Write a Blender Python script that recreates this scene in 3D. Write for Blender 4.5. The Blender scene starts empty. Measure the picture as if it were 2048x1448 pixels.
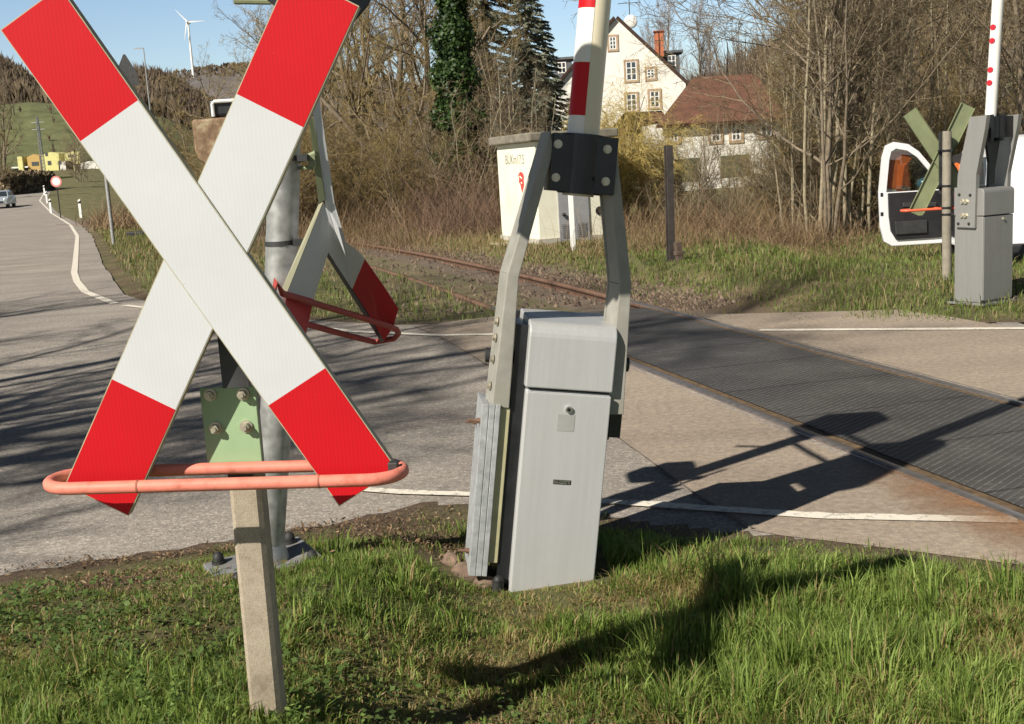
import bpy, bmesh, math, random
import numpy as np
from mathutils import Vector, Matrix, noise
R = math.radians
random.seed(7)
rng = np.random.default_rng(11)
scene = bpy.context.scene
COL = scene.collection

# ------------------------------------------------------------------ camera
F_PX, HZ, ROLL, EYE = 2400.0, 325.0, R(3.5), 1.6
PITCH = math.atan((724 - HZ) * math.cos(ROLL) / F_PX)
fw = Vector((0, math.cos(PITCH), -math.sin(PITCH)))
_r0 = Vector((1, 0, 0)); _u0 = Vector((0, math.sin(PITCH), math.cos(PITCH)))
cr = math.cos(ROLL) * _r0 - math.sin(ROLL) * _u0
cu = math.cos(ROLL) * _u0 + math.sin(ROLL) * _r0
cam_d = bpy.data.cameras.new('camera')
cam_d.sensor_width = 36.0
cam_d.lens = 36.0 * F_PX / 2048.0
cam_d.clip_start = 0.05
cam_d.clip_end = 9000
cam = bpy.data.objects.new('camera', cam_d)
COL.objects.link(cam)
M = Matrix((cr, cu, -fw)).transposed().to_4x4()
M.translation = Vector((0, 0, EYE))
cam.matrix_world = M
scene.camera = cam

def at(px, py, y):
    """a photograph pixel at world depth y -> the point that stands there"""
    d = fw + cr * ((px - 1024) / F_PX) - cu * ((py - 724) / F_PX)
    return Vector((0, 0, EYE)) + d * (y / d.y)
def on_ground(px, py, z=0.0):
    d = fw + cr * ((px - 1024) / F_PX) - cu * ((py - 724) / F_PX)
    return Vector((0, 0, EYE)) + d * ((z - EYE) / d.z)

# ------------------------------------------------------------------ light
SUN_AZ, SUN_EL = R(45), R(37)           # the light travels towards +x +y
world = bpy.data.worlds.new('World'); scene.world = world
world.use_nodes = True
wn = world.node_tree.nodes; wl = world.node_tree.links
sky = wn.new('ShaderNodeTexSky'); sky.sky_type = 'NISHITA'
sky.sun_disc = False; sky.sun_elevation = SUN_EL
sky.sun_rotation = math.atan2(-math.cos(SUN_AZ), -math.sin(SUN_AZ)) % (2 * math.pi)
sky.altitude = 300; sky.air_density = 1.0; sky.dust_density = 0.6; sky.ozone_density = 2.0
bg = wn['Background']; bg.inputs[1].default_value = 0.085
_tc = wn.new('ShaderNodeTexCoord'); _sx = wn.new('ShaderNodeSeparateXYZ'); wl.new(_tc.outputs['Generated'], _sx.inputs[0])
_rp = wn.new('ShaderNodeValToRGB'); wl.new(_sx.outputs[2], _rp.inputs[0])      # clear spring air: pale towards the horizon, deep overhead
while len(_rp.color_ramp.elements) < 4: _rp.color_ramp.elements.new(.5)
for _e, (_p, _c) in zip(_rp.color_ramp.elements, ((0.0, (1.22, 1.2, 1.2)), (0.16, (1.15, 1.15, 1.18)), (0.34, (.20, .20, .21)), (1.0, (.09, .09, .10)))): _e.position = _p; _e.color = (*_c, 1)
_mx = wn.new('ShaderNodeMix'); _mx.data_type = 'RGBA'; _mx.blend_type = 'MULTIPLY'; _mx.inputs[0].default_value = 1.0
wl.new(sky.outputs[0], _mx.inputs[6]); wl.new(_rp.outputs[0], _mx.inputs[7]); wl.new(_mx.outputs[2], bg.inputs[0])
sun_d = bpy.data.lights.new('sun', 'SUN'); sun_d.energy = 5.0; sun_d.angle = R(0.53)
sun_d.color = (1.0, 0.935, 0.83)
sun = bpy.data.objects.new('sun', sun_d); COL.objects.link(sun)
sdir = Vector((math.cos(SUN_AZ) * math.cos(SUN_EL), math.sin(SUN_AZ) * math.cos(SUN_EL), -math.sin(SUN_EL)))
sun.rotation_euler = sdir.to_track_quat('-Z', 'Y').to_euler()
scene.view_settings.view_transform = 'Standard'
scene.view_settings.look = 'None'
scene.view_settings.exposure = 0.42
scene.view_settings.gamma = 1.0
scene.cycles.max_bounces = 6
scene.cycles.transparent_max_bounces = 8

# ------------------------------------------------------------------ materials
def nt(name):
    m = bpy.data.materials.new(name); m.use_nodes = True
    t = m.node_tree
    return m, t, t.nodes, t.links, t.nodes['Principled BSDF']
def noise_node(n, l, scale, detail=4, rough=0.55, coord='Object', vec=None, dist=0.0):
    tx = n.new('ShaderNodeTexNoise'); tx.inputs['Scale'].default_value = scale
    tx.inputs['Detail'].default_value = detail; tx.inputs['Roughness'].default_value = rough
    tx.inputs['Distortion'].default_value = dist
    if vec is None:
        tc = n.new('ShaderNodeTexCoord'); l.new(tc.outputs[coord], tx.inputs['Vector'])
    else:
        l.new(vec, tx.inputs['Vector'])
    return tx
def ramp(n, l, src, stops):
    r = n.new('ShaderNodeValToRGB')
    while len(r.color_ramp.elements) < len(stops): r.color_ramp.elements.new(0.5)
    for e, (p, c) in zip(r.color_ramp.elements, stops):
        e.position = p; e.color = (*c, 1) if len(c) == 3 else c
    l.new(src, r.inputs[0]); return r
def mixc(n, l, a, b, fac, mode='MIX'):
    x = n.new('ShaderNodeMix'); x.data_type = 'RGBA'; x.blend_type = mode
    for sock, v in ((x.inputs[0], fac), (x.inputs[6], a), (x.inputs[7], b)):
        if isinstance(v, (int, float)): sock.default_value = v
        elif isinstance(v, tuple): sock.default_value = (*v, 1)
        else: l.new(v, sock)
    return x.outputs[2]
def bump(n, l, src, bsdf, strength=0.3, dist=0.01):
    b = n.new('ShaderNodeBump'); b.inputs['Strength'].default_value = strength
    b.inputs['Distance'].default_value = dist
    l.new(src, b.inputs['Height']); l.new(b.outputs[0], bsdf.inputs['Normal'])
def mat(name, col, rough=0.6, metal=0.0, var=0.12, scale=6.0, bmp=0.0, spec=0.5, coord='Object', detail=5, dirt=None, dscale=2.0):
    m, t, n, l, b = nt(name)
    tx = noise_node(n, l, scale, detail, coord=coord)
    lo = tuple(c * (1 - var) for c in col); hi = tuple(min(1, c * (1 + var)) for c in col)
    rp = ramp(n, l, tx.outputs[0], [(0.3, lo), (0.7, hi)])
    out = rp.outputs[0]
    if dirt:
        t2 = noise_node(n, l, dscale, 8, 0.65, coord=coord)
        r2 = ramp(n, l, t2.outputs[0], [(0.5, (0, 0, 0)), (0.72, (1, 1, 1))])
        out = mixc(n, l, out, dirt, r2.outputs[0])
    l.new(out, b.inputs['Base Color'])
    rr = ramp(n, l, tx.outputs[0], [(0.3, (max(0, rough - .08),) * 3), (0.7, (min(1, rough + .08),) * 3)])
    l.new(rr.outputs[0], b.inputs['Roughness'])
    b.inputs['Metallic'].default_value = metal
    b.inputs['Specular IOR Level'].default_value = spec
    if bmp: bump(n, l, tx.outputs[0], b, bmp, 0.01)
    return m

MT = {}
MT['sheet_white'] = mat('white_sheeting', (0.60, 0.60, 0.59), 0.5, var=0.02, scale=9, dirt=(0.575, 0.57, 0.55), dscale=5, spec=.25)
MT['sheet_red'] = mat('red_sheeting', (0.60, 0.008, 0.014), 0.5, var=0.05, scale=9, spec=.2)
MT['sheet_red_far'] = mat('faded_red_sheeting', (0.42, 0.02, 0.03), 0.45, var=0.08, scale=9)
MT['sign_edge'] = mat('sign_edge_paint', (0.40, 0.37, 0.25), 0.6, var=0.2, scale=30)
MT['olive'] = mat('olive_paint', (0.21, 0.235, 0.125), 0.6, var=0.12, scale=7, dirt=(0.16, 0.17, 0.10))
MT['cream_edge'] = mat('cream_edge_paint', (0.55, 0.53, 0.36), 0.6, var=0.08)
MT['green_plate'] = mat('pale_green_paint', (0.30, 0.43, 0.24), 0.5, var=0.06, scale=10, dirt=(0.26, 0.36, 0.21))
MT['hoop'] = mat('faded_orange_paint', (0.78, 0.25, 0.18), 0.55, var=0.12, scale=12, dirt=(.50, .15, .10), dscale=26, spec=.3)
MT['galv'] = mat('galvanised_steel', (0.37, 0.37, 0.36), 0.45, metal=0.5, var=0.25, scale=26, bmp=0.05)
MT['galv_plate'] = mat('galvanised_slab', (0.42, 0.435, 0.44), 0.5, metal=0.3, var=0.2, scale=30, bmp=0.1)
MT['alu'] = mat('bare_aluminium', (0.52, 0.505, 0.47), 0.42, metal=0.2, var=0.05, scale=4)
MT['alu_dark'] = mat('anodised_grey', (0.30, 0.295, 0.28), 0.4, metal=0.35, var=0.06, scale=4)
MT['arm'] = mat('weathered_grey_paint', (0.29, 0.28, 0.245), 0.6, var=0.14, scale=14, dirt=(0.28, 0.27, 0.22), dscale=6)
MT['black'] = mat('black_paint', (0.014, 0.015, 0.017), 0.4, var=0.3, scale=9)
MT['dark'] = mat('dark_steel', (0.035, 0.036, 0.036), 0.5, var=0.3, scale=12)
MT['rubber'] = mat('black_rubber', (0.02, 0.02, 0.02), 0.6, var=0.3)
MT['bolt'] = mat('zinc_bolt', (0.5, 0.46, 0.36), 0.4, metal=0.6, var=0.15, scale=40)
MT['boom_cream'] = mat('cream_boom_paint', (0.70, 0.64, 0.47), 0.4, var=0.04, scale=5)
MT['boom_white'] = mat('white_boom_paint', (0.76, 0.745, 0.70), 0.4, var=0.04, scale=5)
MT['white'] = mat('white_paint', (0.78, 0.77, 0.73), 0.5, var=0.05)
MT['rust'] = mat('rusty_steel', (0.15, 0.085, 0.055), 0.8, var=0.3, scale=14, bmp=0.2)
MT['wood_post'] = mat('weathered_post', (0.27, 0.24, 0.19), 0.85, var=0.2, scale=18, bmp=0.3, dirt=(0.15, 0.13, 0.10), dscale=9)
MT['vest'] = mat('orange_fabric', (0.9, 0.17, 0.03), 0.7, var=0.1)
MT['glass'] = mat('dark_glass', (0.03, 0.04, 0.05), 0.08, var=0.1, spec=0.8)
MT['van'] = mat('white_car_paint', (0.76, 0.76, 0.77), 0.25, var=0.02)
MT['car'] = mat('silver_blue_car_paint', (0.52, 0.57, 0.63), 0.25, metal=0.3, var=0.03)
MT['trim'] = mat('black_plastic', (0.018, 0.018, 0.02), 0.5, var=0.2)
MT['plaster'] = mat('white_plaster', (0.80, 0.78, 0.71), 0.9, var=0.06, scale=0.9, dirt=(0.66, 0.62, 0.54), dscale=0.4)
MT['cabin'] = mat('cream_render', (0.80, 0.77, 0.62), 0.9, var=0.05, scale=1.4, dirt=(0.66, 0.62, 0.50), dscale=0.9)
MT['cabin_roof'] = mat('mossy_concrete', (0.20, 0.18, 0.14), 0.95, var=0.3, scale=5, bmp=0.3)
MT['stone'] = mat('sandstone', (0.42, 0.30, 0.20), 0.9, var=0.2, scale=8)
MT['yellow'] = mat('yellow_plaster', (0.66, 0.62, 0.26), 0.9, var=0.05)
MT['ochre'] = mat('ochre_plaster', (0.50, 0.34, 0.12), 0.9, var=0.08)
MT['graffiti'] = mat('red_spray_paint', (0.72, 0.07, 0.06), 0.6, var=0.2, scale=20)
MT['grey_door'] = mat('grey_steel_door', (0.30, 0.30, 0.31), 0.5, var=0.05)
MT['letter'] = mat('faded_letter_paint', (0.27, 0.255, 0.20), 0.8, var=0.15)
MT['chrome'] = mat('chrome', (0.7, 0.7, 0.72), 0.2, metal=0.9, var=0.05)
MT['lamp_red'] = mat('red_reflector', (0.50, 0.015, 0.03), 0.3, var=0.1)
MT['bark'] = mat('brown_bark', (0.19, 0.15, 0.105), 0.95, var=0.35, scale=9, bmp=0.5)
MT['pale_bark'] = mat('pale_bark', (0.30, 0.255, 0.17), 0.95, var=0.3, scale=9, bmp=0.5)

def worn_sheeting(name, col, fine, scr):
    """retroreflective sheeting: fine vertical cell rows, a few scratches and specks"""
    m, t, n, l, b = nt(name)
    tc = n.new('ShaderNodeTexCoord'); v = tc.outputs['Object']
    w = n.new('ShaderNodeTexWave'); w.inputs['Scale'].default_value = 36; w.inputs['Distortion'].default_value = .4; l.new(v, w.inputs['Vector'])
    big = noise_node(n, l, 3.5, 6, .6, vec=v); sp = noise_node(n, l, 75, 2, .5, vec=v)
    mp = n.new('ShaderNodeMapping'); mp.inputs['Rotation'].default_value = (.2, .9, .3); mp.inputs['Scale'].default_value = (3, 3, 70); l.new(v, mp.inputs[0])
    sc = noise_node(n, l, 2.0, 3, .6, vec=mp.outputs[0])
    c = mixc(n, l, col, ramp(n, l, w.outputs[0], [(0, (1 - fine,) * 3), (1, (1 + fine,) * 3)]).outputs[0], 1.0, 'MULTIPLY')
    c = mixc(n, l, c, ramp(n, l, big.outputs[0], [(.3, (.94, .94, .93)), (.7, (1.04, 1.04, 1.04))]).outputs[0], 1.0, 'MULTIPLY')
    c = mixc(n, l, c, scr, ramp(n, l, sp.outputs[0], [(.765, (0, 0, 0)), (.80, (.7, .7, .7))]).outputs[0])
    c = mixc(n, l, c, scr, ramp(n, l, sc.outputs[0], [(.74, (0, 0, 0)), (.80, (.35, .35, .35))]).outputs[0])
    l.new(c, b.inputs['Base Color']); b.inputs['Roughness'].default_value = .5; b.inputs['Specular IOR Level'].default_value = .22
    return m
MT['sheet_white'] = worn_sheeting('white_sheeting_worn', (0.575, 0.59, 0.60), .018, (.42, .40, .37))
MT['sheet_red'] = worn_sheeting('red_sheeting_worn', (0.52, 0.007, 0.013), .05, (.46, .06, .06))
def mat_brushed(name, col, metal, rough):
    """bare sheet metal with faint rain streaks, smudges and small scuffs"""
    m, t, n, l, b = nt(name)
    tc = n.new('ShaderNodeTexCoord'); v = tc.outputs['Object']
    mp = n.new('ShaderNodeMapping'); mp.inputs['Scale'].default_value = (22, 22, .9); l.new(v, mp.inputs[0])
    a = noise_node(n, l, 1.6, 5, .65, vec=mp.outputs[0]); sm = noise_node(n, l, 5, 7, .7, vec=v); sp = noise_node(n, l, 120, 2, .5, vec=v)
    c = mixc(n, l, col, ramp(n, l, a.outputs[0], [(.35, (1.03, 1.03, 1.03)), (.62, (.955, .955, .95))]).outputs[0], 1.0, 'MULTIPLY')
    c = mixc(n, l, c, ramp(n, l, sm.outputs[0], [(.42, (1, 1, 1)), (.72, (.92, .915, .90))]).outputs[0], 1.0, 'MULTIPLY')
    c = mixc(n, l, c, (.22, .20, .17), ramp(n, l, sp.outputs[0], [(.74, (0, 0, 0)), (.80, (.6, .6, .6))]).outputs[0])
    l.new(c, b.inputs['Base Color']); b.inputs['Metallic'].default_value = metal
    l.new(ramp(n, l, sm.outputs[0], [(.3, (rough - .08,) * 3), (.7, (rough + .12,) * 3)]).outputs[0], b.inputs['Roughness'])
    return m
MT['alu'] = mat_brushed('bare_aluminium_sheet', (0.50, 0.505, 0.50), .25, .42)
MT['alu_dark'] = mat_brushed('anodised_grey_sheet', (0.29, 0.285, 0.27), .3, .42)
def mat_concrete():
    m, t, n, l, b = nt('speckled_concrete')
    a = noise_node(n, l, 9, 7, 0.75); c = noise_node(n, l, 330, 4, 0.7)
    r1 = ramp(n, l, a.outputs[0], [(0.32, (0.24, 0.195, 0.14)), (0.5, (0.40, 0.335, 0.25)), (0.68, (0.50, 0.43, 0.33))])
    r2 = ramp(n, l, c.outputs[0], [(0.34, (0.30, 0.28, 0.24)), (0.55, (1, 1, 1))])
    l.new(mixc(n, l, r1.outputs[0], r2.outputs[0], 0.55, 'MULTIPLY'), b.inputs['Base Color'])
    b.inputs['Roughness'].default_value = 0.9
    bump(n, l, c.outputs[0], b, 0.5, 0.004)
    return m
MT['concrete'] = mat_concrete()
def mat_rusty_block():
    m, t, n, l, b = nt('lichen_brown_casting')
    a = noise_node(n, l, 24, 7, 0.7)
    r1 = ramp(n, l, a.outputs[0], [(0.3, (0.10, 0.06, 0.035)), (0.5, (0.24, 0.155, 0.09)), (0.66, (0.42, 0.34, 0.22))])
    l.new(r1.outputs[0], b.inputs['Base Color']); b.inputs['Roughness'].default_value = 0.9
    bump(n, l, a.outputs[0], b, 0.5, 0.01)
    return m
MT['lichen'] = mat_rusty_block()

def mat_asphalt(name, base, agg, aggs, patch=0.16, crack=True):
    m, t, n, l, b = nt(name)
    tc = n.new('ShaderNodeTexCoord'); v = tc.outputs['Object']
    big = noise_node(n, l, 0.7, 5, 0.6, vec=v)
    mid = noise_node(n, l, 26, 4, 0.7, vec=v)
    fine = n.new('ShaderNodeTexVoronoi'); fine.inputs['Scale'].default_value = 95
    l.new(v, fine.inputs['Vector'])
    lo = tuple(c * (1 - patch) for c in base); hi = tuple(c * (1 + patch) for c in base)
    c1 = ramp(n, l, big.outputs[0], [(0.32, lo), (0.68, hi)]).outputs[0]
    c2 = ramp(n, l, mid.outputs[0], [(0.35, (0.72, 0.72, 0.73)), (0.65, (1.22, 1.2, 1.17))]).outputs[0]
    c = mixc(n, l, c1, c2, 0.8, 'MULTIPLY')
    sep = n.new('ShaderNodeSeparateColor'); l.new(fine.outputs['Color'], sep.inputs[0])
    tm = n.new('ShaderNodeMapping'); tm.inputs['Rotation'].default_value = (0, 0, R(20)); tm.inputs['Scale'].default_value = (.12, 1.5, 1); l.new(v, tm.inputs[0])
    ty = noise_node(n, l, 1.0, 5, 0.6, vec=tm.outputs[0])                  # polish and rubber along the wheel tracks
    c = mixc(n, l, c, ramp(n, l, ty.outputs[0], [(0.3, (0.80, 0.80, 0.81)), (0.7, (1.10, 1.10, 1.09))]).outputs[0], 0.8, 'MULTIPLY')
    st = noise_node(n, l, 2.6, 7, 0.75, vec=v)
    c = mixc(n, l, c, ramp(n, l, st.outputs[0], [(0.62, (1, 1, 1)), (0.72, (0.78, 0.77, 0.76))]).outputs[0], 0.8, 'MULTIPLY')
    g = ramp(n, l, sep.outputs[0], [(0.0, (0.55, 0.55, 0.55)), (0.75, (1, 1, 1)), (0.93, (1.0 + agg,) * 3)]).outputs[0]
    c = mixc(n, l, c, g, aggs, 'MULTIPLY')
    if crack:
        vw = n.new('ShaderNodeTexVoronoi'); vw.feature = 'DISTANCE_TO_EDGE'; vw.inputs['Scale'].default_value = 0.55
        wv = noise_node(n, l, 1.6, 5, 0.7, vec=v)
        add = n.new('ShaderNodeMix'); add.data_type = 'VECTOR'; add.inputs[0].default_value = 0.35
        l.new(v, add.inputs[4]); l.new(wv.outputs['Color'], add.inputs[5])
        l.new(add.outputs[1], vw.inputs['Vector'])
        cm = ramp(n, l, vw.outputs[0], [(0.0, (0.6, 0.6, 0.6)), (0.006, (1, 1, 1))]).outputs[0]
        c = mixc(n, l, c, cm, 0.5, 'MULTIPLY')
    l.new(c, b.inputs['Base Color']); b.inputs['Roughness'].default_value = 0.85
    bump(n, l, fine.outputs[0], b, 0.35, 0.006)
    return m
MT['asphalt'] = mat_asphalt('worn_asphalt', (0.34, 0.305, 0.265), 0.6, 0.6)
MT['slab'] = mat_asphalt('smooth_asphalt', (0.36, 0.295, 0.23), 0.35, 0.25, patch=0.1, crack=False)
def mat_line():
    m, t, n, l, b = nt('worn_road_paint')
    a = noise_node(n, l, 30, 5, 0.75); g = noise_node(n, l, 2.5, 3)
    r = ramp(n, l, a.outputs[0], [(0.36, (0.36, 0.31, 0.26)), (0.46, (0.78, 0.73, 0.62))])
    l.new(r.outputs[0], b.inputs['Base Color']); b.inputs['Roughness'].default_value = 0.8
    return m
MT['line'] = mat_line()
def mat_panel():
    m, t, n, l, b = nt('ribbed_rubber_panel')
    tc = n.new('ShaderNodeTexCoord')
    mp = n.new('ShaderNodeMapping'); mp.inputs['Rotation'].default_value = (0, 0, R(-47))
    l.new(tc.outputs['Object'], mp.inputs[0])
    w = n.new('ShaderNodeTexWave'); w.wave_type = 'BANDS'; w.bands_direction = 'Y'; w.inputs['Scale'].default_value = 7.5
    w.inputs['Distortion'].default_value = 0.25; w.inputs['Detail'].default_value = 1
    l.new(mp.outputs[0], w.inputs['Vector'])
    a = noise_node(n, l, 60, 5, 0.7); big = noise_node(n, l, 1.2, 5, 0.6)
    st = n.new('ShaderNodeMapping'); st.inputs['Scale'].default_value = (4, 60, 4); st.inputs['Rotation'].default_value = (0, 0, R(-20))
    l.new(tc.outputs['Object'], st.inputs[0])
    scf = noise_node(n, l, 1.5, 4, 0.7, vec=st.outputs[0])
    base = ramp(n, l, big.outputs[0], [(0.3, (0.045, 0.043, 0.041)), (0.7, (0.09, 0.085, 0.078))]).outputs[0]
    wear = ramp(n, l, w.outputs[0], [(0.80, (0, 0, 0)), (0.97, (1, 1, 1))]).outputs[0]
    spk = ramp(n, l, a.outputs[0], [(0.40, (.0, .0, .0)), (0.62, (0.6, 0.6, 0.6))]).outputs[0]
    f = mixc(n, l, wear, spk, 1.0, 'MULTIPLY')
    c = mixc(n, l, base, (0.26, 0.25, 0.23), f)
    sc = ramp(n, l, scf.outputs[0], [(0.62, (0, 0, 0)), (0.68, (0.9, 0.9, 0.9))]).outputs[0]
    sp2 = ramp(n, l, big.outputs[0], [(0.45, (0, 0, 0)), (0.6, (1, 1, 1))]).outputs[0]
    c = mixc(n, l, c, (0.40, 0.38, 0.34), mixc(n, l, sc, sp2, 1.0, 'MULTIPLY'))
    # butt joints between the panels, every 0.9 m along the track
    jm = n.new('ShaderNodeMapping'); jm.inputs['Rotation'].default_value = (0, 0, R(-14.8)); l.new(tc.outputs['Object'], jm.inputs[0])
    js = n.new('ShaderNodeSeparateXYZ'); l.new(jm.outputs[0], js.inputs[0])
    pp = n.new('ShaderNodeMath'); pp.operation = 'PINGPONG'; pp.inputs[1].default_value = .45; l.new(js.outputs[1], pp.inputs[0])
    jr = ramp(n, l, pp.outputs[0], [(0.0, (.25, .25, .25)), (0.016, (1, 1, 1))]).outputs[0]
    c = mixc(n, l, c, jr, 1.0, 'MULTIPLY')
    l.new(c, b.inputs['Base Color']); b.inputs['Roughness'].default_value = 0.55
    bump(n, l, w.outputs[0], b, 0.5, 0.006)
    return m
MT['panel'] = mat_panel()
MT['rail_top'] = mat('polished_rail', (0.30, 0.27, 0.25), 0.38, metal=0.7, var=0.2, scale=20)
MT['groove'] = mat('rust_groove', (0.13, 0.085, 0.045), 0.9, var=0.45, scale=18)
MT['tar'] = mat('tar_joint', (0.12, 0.105, 0.09), 0.8, var=0.2)

def mat_ground():
    m, t, n, l, b = nt('verge_soil_and_turf')
    at_ = n.new('ShaderNodeAttribute'); at_.attribute_name = 'mask'
    sep = n.new('ShaderNodeSeparateColor'); l.new(at_.outputs['Color'], sep.inputs[0])
    g = noise_node(n, l, 1.4, 8, 0.7); f = noise_node(n, l, 28, 6, 0.75); p = noise_node(n, l, 90, 3, 0.6)
    grass = ramp(n, l, g.outputs[0], [(0.34, (0.07, 0.08, 0.022)), (0.48, (0.13, 0.125, 0.045)), (0.62, (0.22, 0.175, 0.085))]).outputs[0]
    soil = ramp(n, l, f.outputs[0], [(0.3, (0.055, 0.036, 0.022)), (0.55, (0.14, 0.09, 0.055)), (0.72, (0.26, 0.18, 0.11))]).outputs[0]
    stone = ramp(n, l, p.outputs[0], [(0.35, (0.07, 0.055, 0.042)), (0.6, (0.24, 0.18, 0.13))]).outputs[0]
    fm = ramp(n, l, f.outputs[0], [(0.3, (0.55, 0.55, 0.55)), (0.7, (1.35, 1.35, 1.35))]).outputs[0]
    grass = mixc(n, l, grass, fm, 0.8, 'MULTIPLY')
    c = mixc(n, l, grass, soil, sep.outputs[0]); c = mixc(n, l, c, stone, sep.outputs[1])
    l.new(c, b.inputs['Base Color']); b.inputs['Roughness'].default_value = 0.95
    bump(n, l, f.outputs[0], b, 0.8, 0.03)
    return m
MT['ground'] = mat_ground()

def mat_tinted(name, stops, transl=0.0, rough=0.7, objrand=0.0):
    """colour from a per-leaf random value stored on the mesh"""
    m, t, n, l, b = nt(name)
    a = n.new('ShaderNodeAttribute'); a.attribute_name = 'tint'
    c = ramp(n, l, a.outputs['Fac'], stops).outputs[0]
    if objrand:
        oi = n.new('ShaderNodeObjectInfo')
        k = ramp(n, l, oi.outputs['Random'], [(0, (1 - objrand, 1 - objrand, 1 - objrand * 1.15)), (1, (1 + objrand, 1 + objrand * .95, 1 + objrand * .85))]).outputs[0]
        c = mixc(n, l, c, k, 1.0, 'MULTIPLY')
    l.new(c, b.inputs['Base Color']); b.inputs['Roughness'].default_value = rough
    b.inputs['Specular IOR Level'].default_value = 0.3
    if transl:
        tr = n.new('ShaderNodeBsdfTranslucent'); l.new(c, tr.inputs[0])
        mx = n.new('ShaderNodeMixShader'); mx.inputs[0].default_value = transl
        l.new(b.outputs[0], mx.inputs[1]); l.new(tr.outputs[0], mx.inputs[2])
        l.new(mx.outputs[0], n['Material Output'].inputs[0])
    return m
MT['grass'] = mat_tinted('grass_blade', [(0.0, (0.42, 0.31, 0.16)), (0.16, (0.34, 0.27, 0.10)), (0.24, (0.125, 0.185, 0.038)), (0.6, (0.205, 0.30, 0.058)), (1.0, (0.38, 0.48, 0.125))], 0.45, 0.55)
MT['far_grass'] = mat_tinted('verge_grass', [(0.0, (0.36, 0.26, 0.15)), (0.3, (0.27, 0.22, 0.10)), (0.42, (0.13, 0.16, 0.04)), (1.0, (0.18, 0.235, 0.055))], 0.3, 0.6)
MT['straw'] = mat_tinted('dead_stalks', [(0.0, (0.12, 0.075, 0.045)), (0.5, (0.24, 0.16, 0.09)), (1.0, (0.38, 0.29, 0.17))], 0.2, 0.8)
MT['leaf_litter'] = mat_tinted('leaf_litter', [(0.0, (0.06, 0.04, 0.025)), (0.6, (0.18, 0.11, 0.06)), (1.0, (0.34, 0.25, 0.15))], 0.1, 0.8)
MT['weed'] = mat_tinted('weed_leaf', [(0.0, (0.08, 0.15, 0.03)), (1.0, (0.28, 0.38, 0.10))], 0.35, 0.6)
MT['twig'] = mat_tinted('brown_twigs', [(0.0, (0.11, 0.085, 0.056)), (0.6, (0.22, 0.17, 0.11)), (1.0, (0.38, 0.30, 0.195))], 0, 0.9, objrand=0.22)
MT['twig_warm'] = mat_tinted('ochre_twigs', [(0.0, (0.13, 0.095, 0.045)), (0.6, (0.26, 0.195, 0.085)), (1.0, (0.46, 0.35, 0.155))], 0, 0.9, objrand=0.2)
MT['twig_yellow'] = mat_tinted('yellow_willow_twigs', [(0.0, (0.38, 0.29, 0.09)), (0.6, (0.58, 0.45, 0.15)), (1.0, (0.72, 0.58, 0.25))], 0, 0.85, objrand=0.1)
MT['twig_pink'] = mat_tinted('pinkish_grey_twigs', [(0.0, (0.20, 0.15, 0.12)), (1.0, (0.34, 0.26, 0.21))], 0, 0.9, objrand=0.1)
MT['ivy'] = mat_tinted('ivy_leaf', [(0.0, (0.012, 0.028, 0.007)), (0.55, (0.028, 0.058, 0.012)), (1.0, (0.065, 0.11, 0.025))], 0.1, 0.5)
MT['needles'] = mat_tinted('spruce_needles', [(0.0, (0.07, 0.08, 0.06)), (0.6, (0.15, 0.165, 0.12)), (1.0, (0.26, 0.27, 0.20))], 0.2, 0.7, objrand=0.1)
MT['woods'] = mat_tinted('hill_woods', [(0.0, (0.075, 0.055, 0.042)), (0.7, (0.14, 0.105, 0.07)), (1.0, (0.21, 0.16, 0.10))], 0, 0.95)
MT['hedge'] = mat_tinted('hedge_leaf', [(0.0, (0.02, 0.04, 0.012)), (1.0, (0.10, 0.14, 0.03))], 0.1, 0.7)

def mat_roof():
    m, t, n, l, b = nt('clay_roof_tiles')
    tc = n.new('ShaderNodeTexCoord')
    br = n.new('ShaderNodeTexBrick'); br.inputs['Scale'].default_value = 4.0
    br.inputs['Color1'].default_value = (0.20, 0.095, 0.06, 1); br.inputs['Color2'].default_value = (0.14, 0.07, 0.046, 1)
    br.inputs['Mortar'].default_value = (0.05, 0.025, 0.016, 1); br.inputs['Mortar Size'].default_value = 0.03
    l.new(tc.outputs['Object'], br.inputs['Vector'])
    a = noise_node(n, l, 2.0, 6, 0.7)
    k = ramp(n, l, a.outputs[0], [(0.3, (0.6, 0.6, 0.6)), (0.7, (1.4, 1.3, 1.2))]).outputs[0]
    l.new(mixc(n, l, br.outputs[0], k, 0.8, 'MULTIPLY'), b.inputs['Base Color'])
    b.inputs['Roughness'].default_value = 0.85
    return m
MT['roof'] = mat_roof()
def mat_hill(name, stops, scale, bmp=1.0):
    m, t, n, l, b = nt(name)
    a = noise_node(n, l, scale, 9, 0.72); c = noise_node(n, l, scale * 12, 4, 0.7)
    r = ramp(n, l, a.outputs[0], stops).outputs[0]
    k = ramp(n, l, c.outputs[0], [(0.3, (0.6, 0.6, 0.6)), (0.7, (1.4, 1.4, 1.4))]).outputs[0]
    l.new(mixc(n, l, r, k, 0.8, 'MULTIPLY'), b.inputs['Base Color']); b.inputs['Roughness'].default_value = 1.0
    return m
MT['hill_wood'] = mat_hill('bare_wood_hill', [(0.35, (0.09, 0.07, 0.055)), (0.65, (0.16, 0.12, 0.085))], 0.02)
MT['hill_far'] = mat_hill('distant_wood_hill', [(0.35, (0.10, 0.095, 0.095)), (0.65, (0.15, 0.13, 0.12))], 0.008)
MT['meadow'] = mat_hill('meadow', [(0.35, (0.095, 0.11, 0.042)), (0.65, (0.135, 0.145, 0.055))], 0.015)

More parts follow.
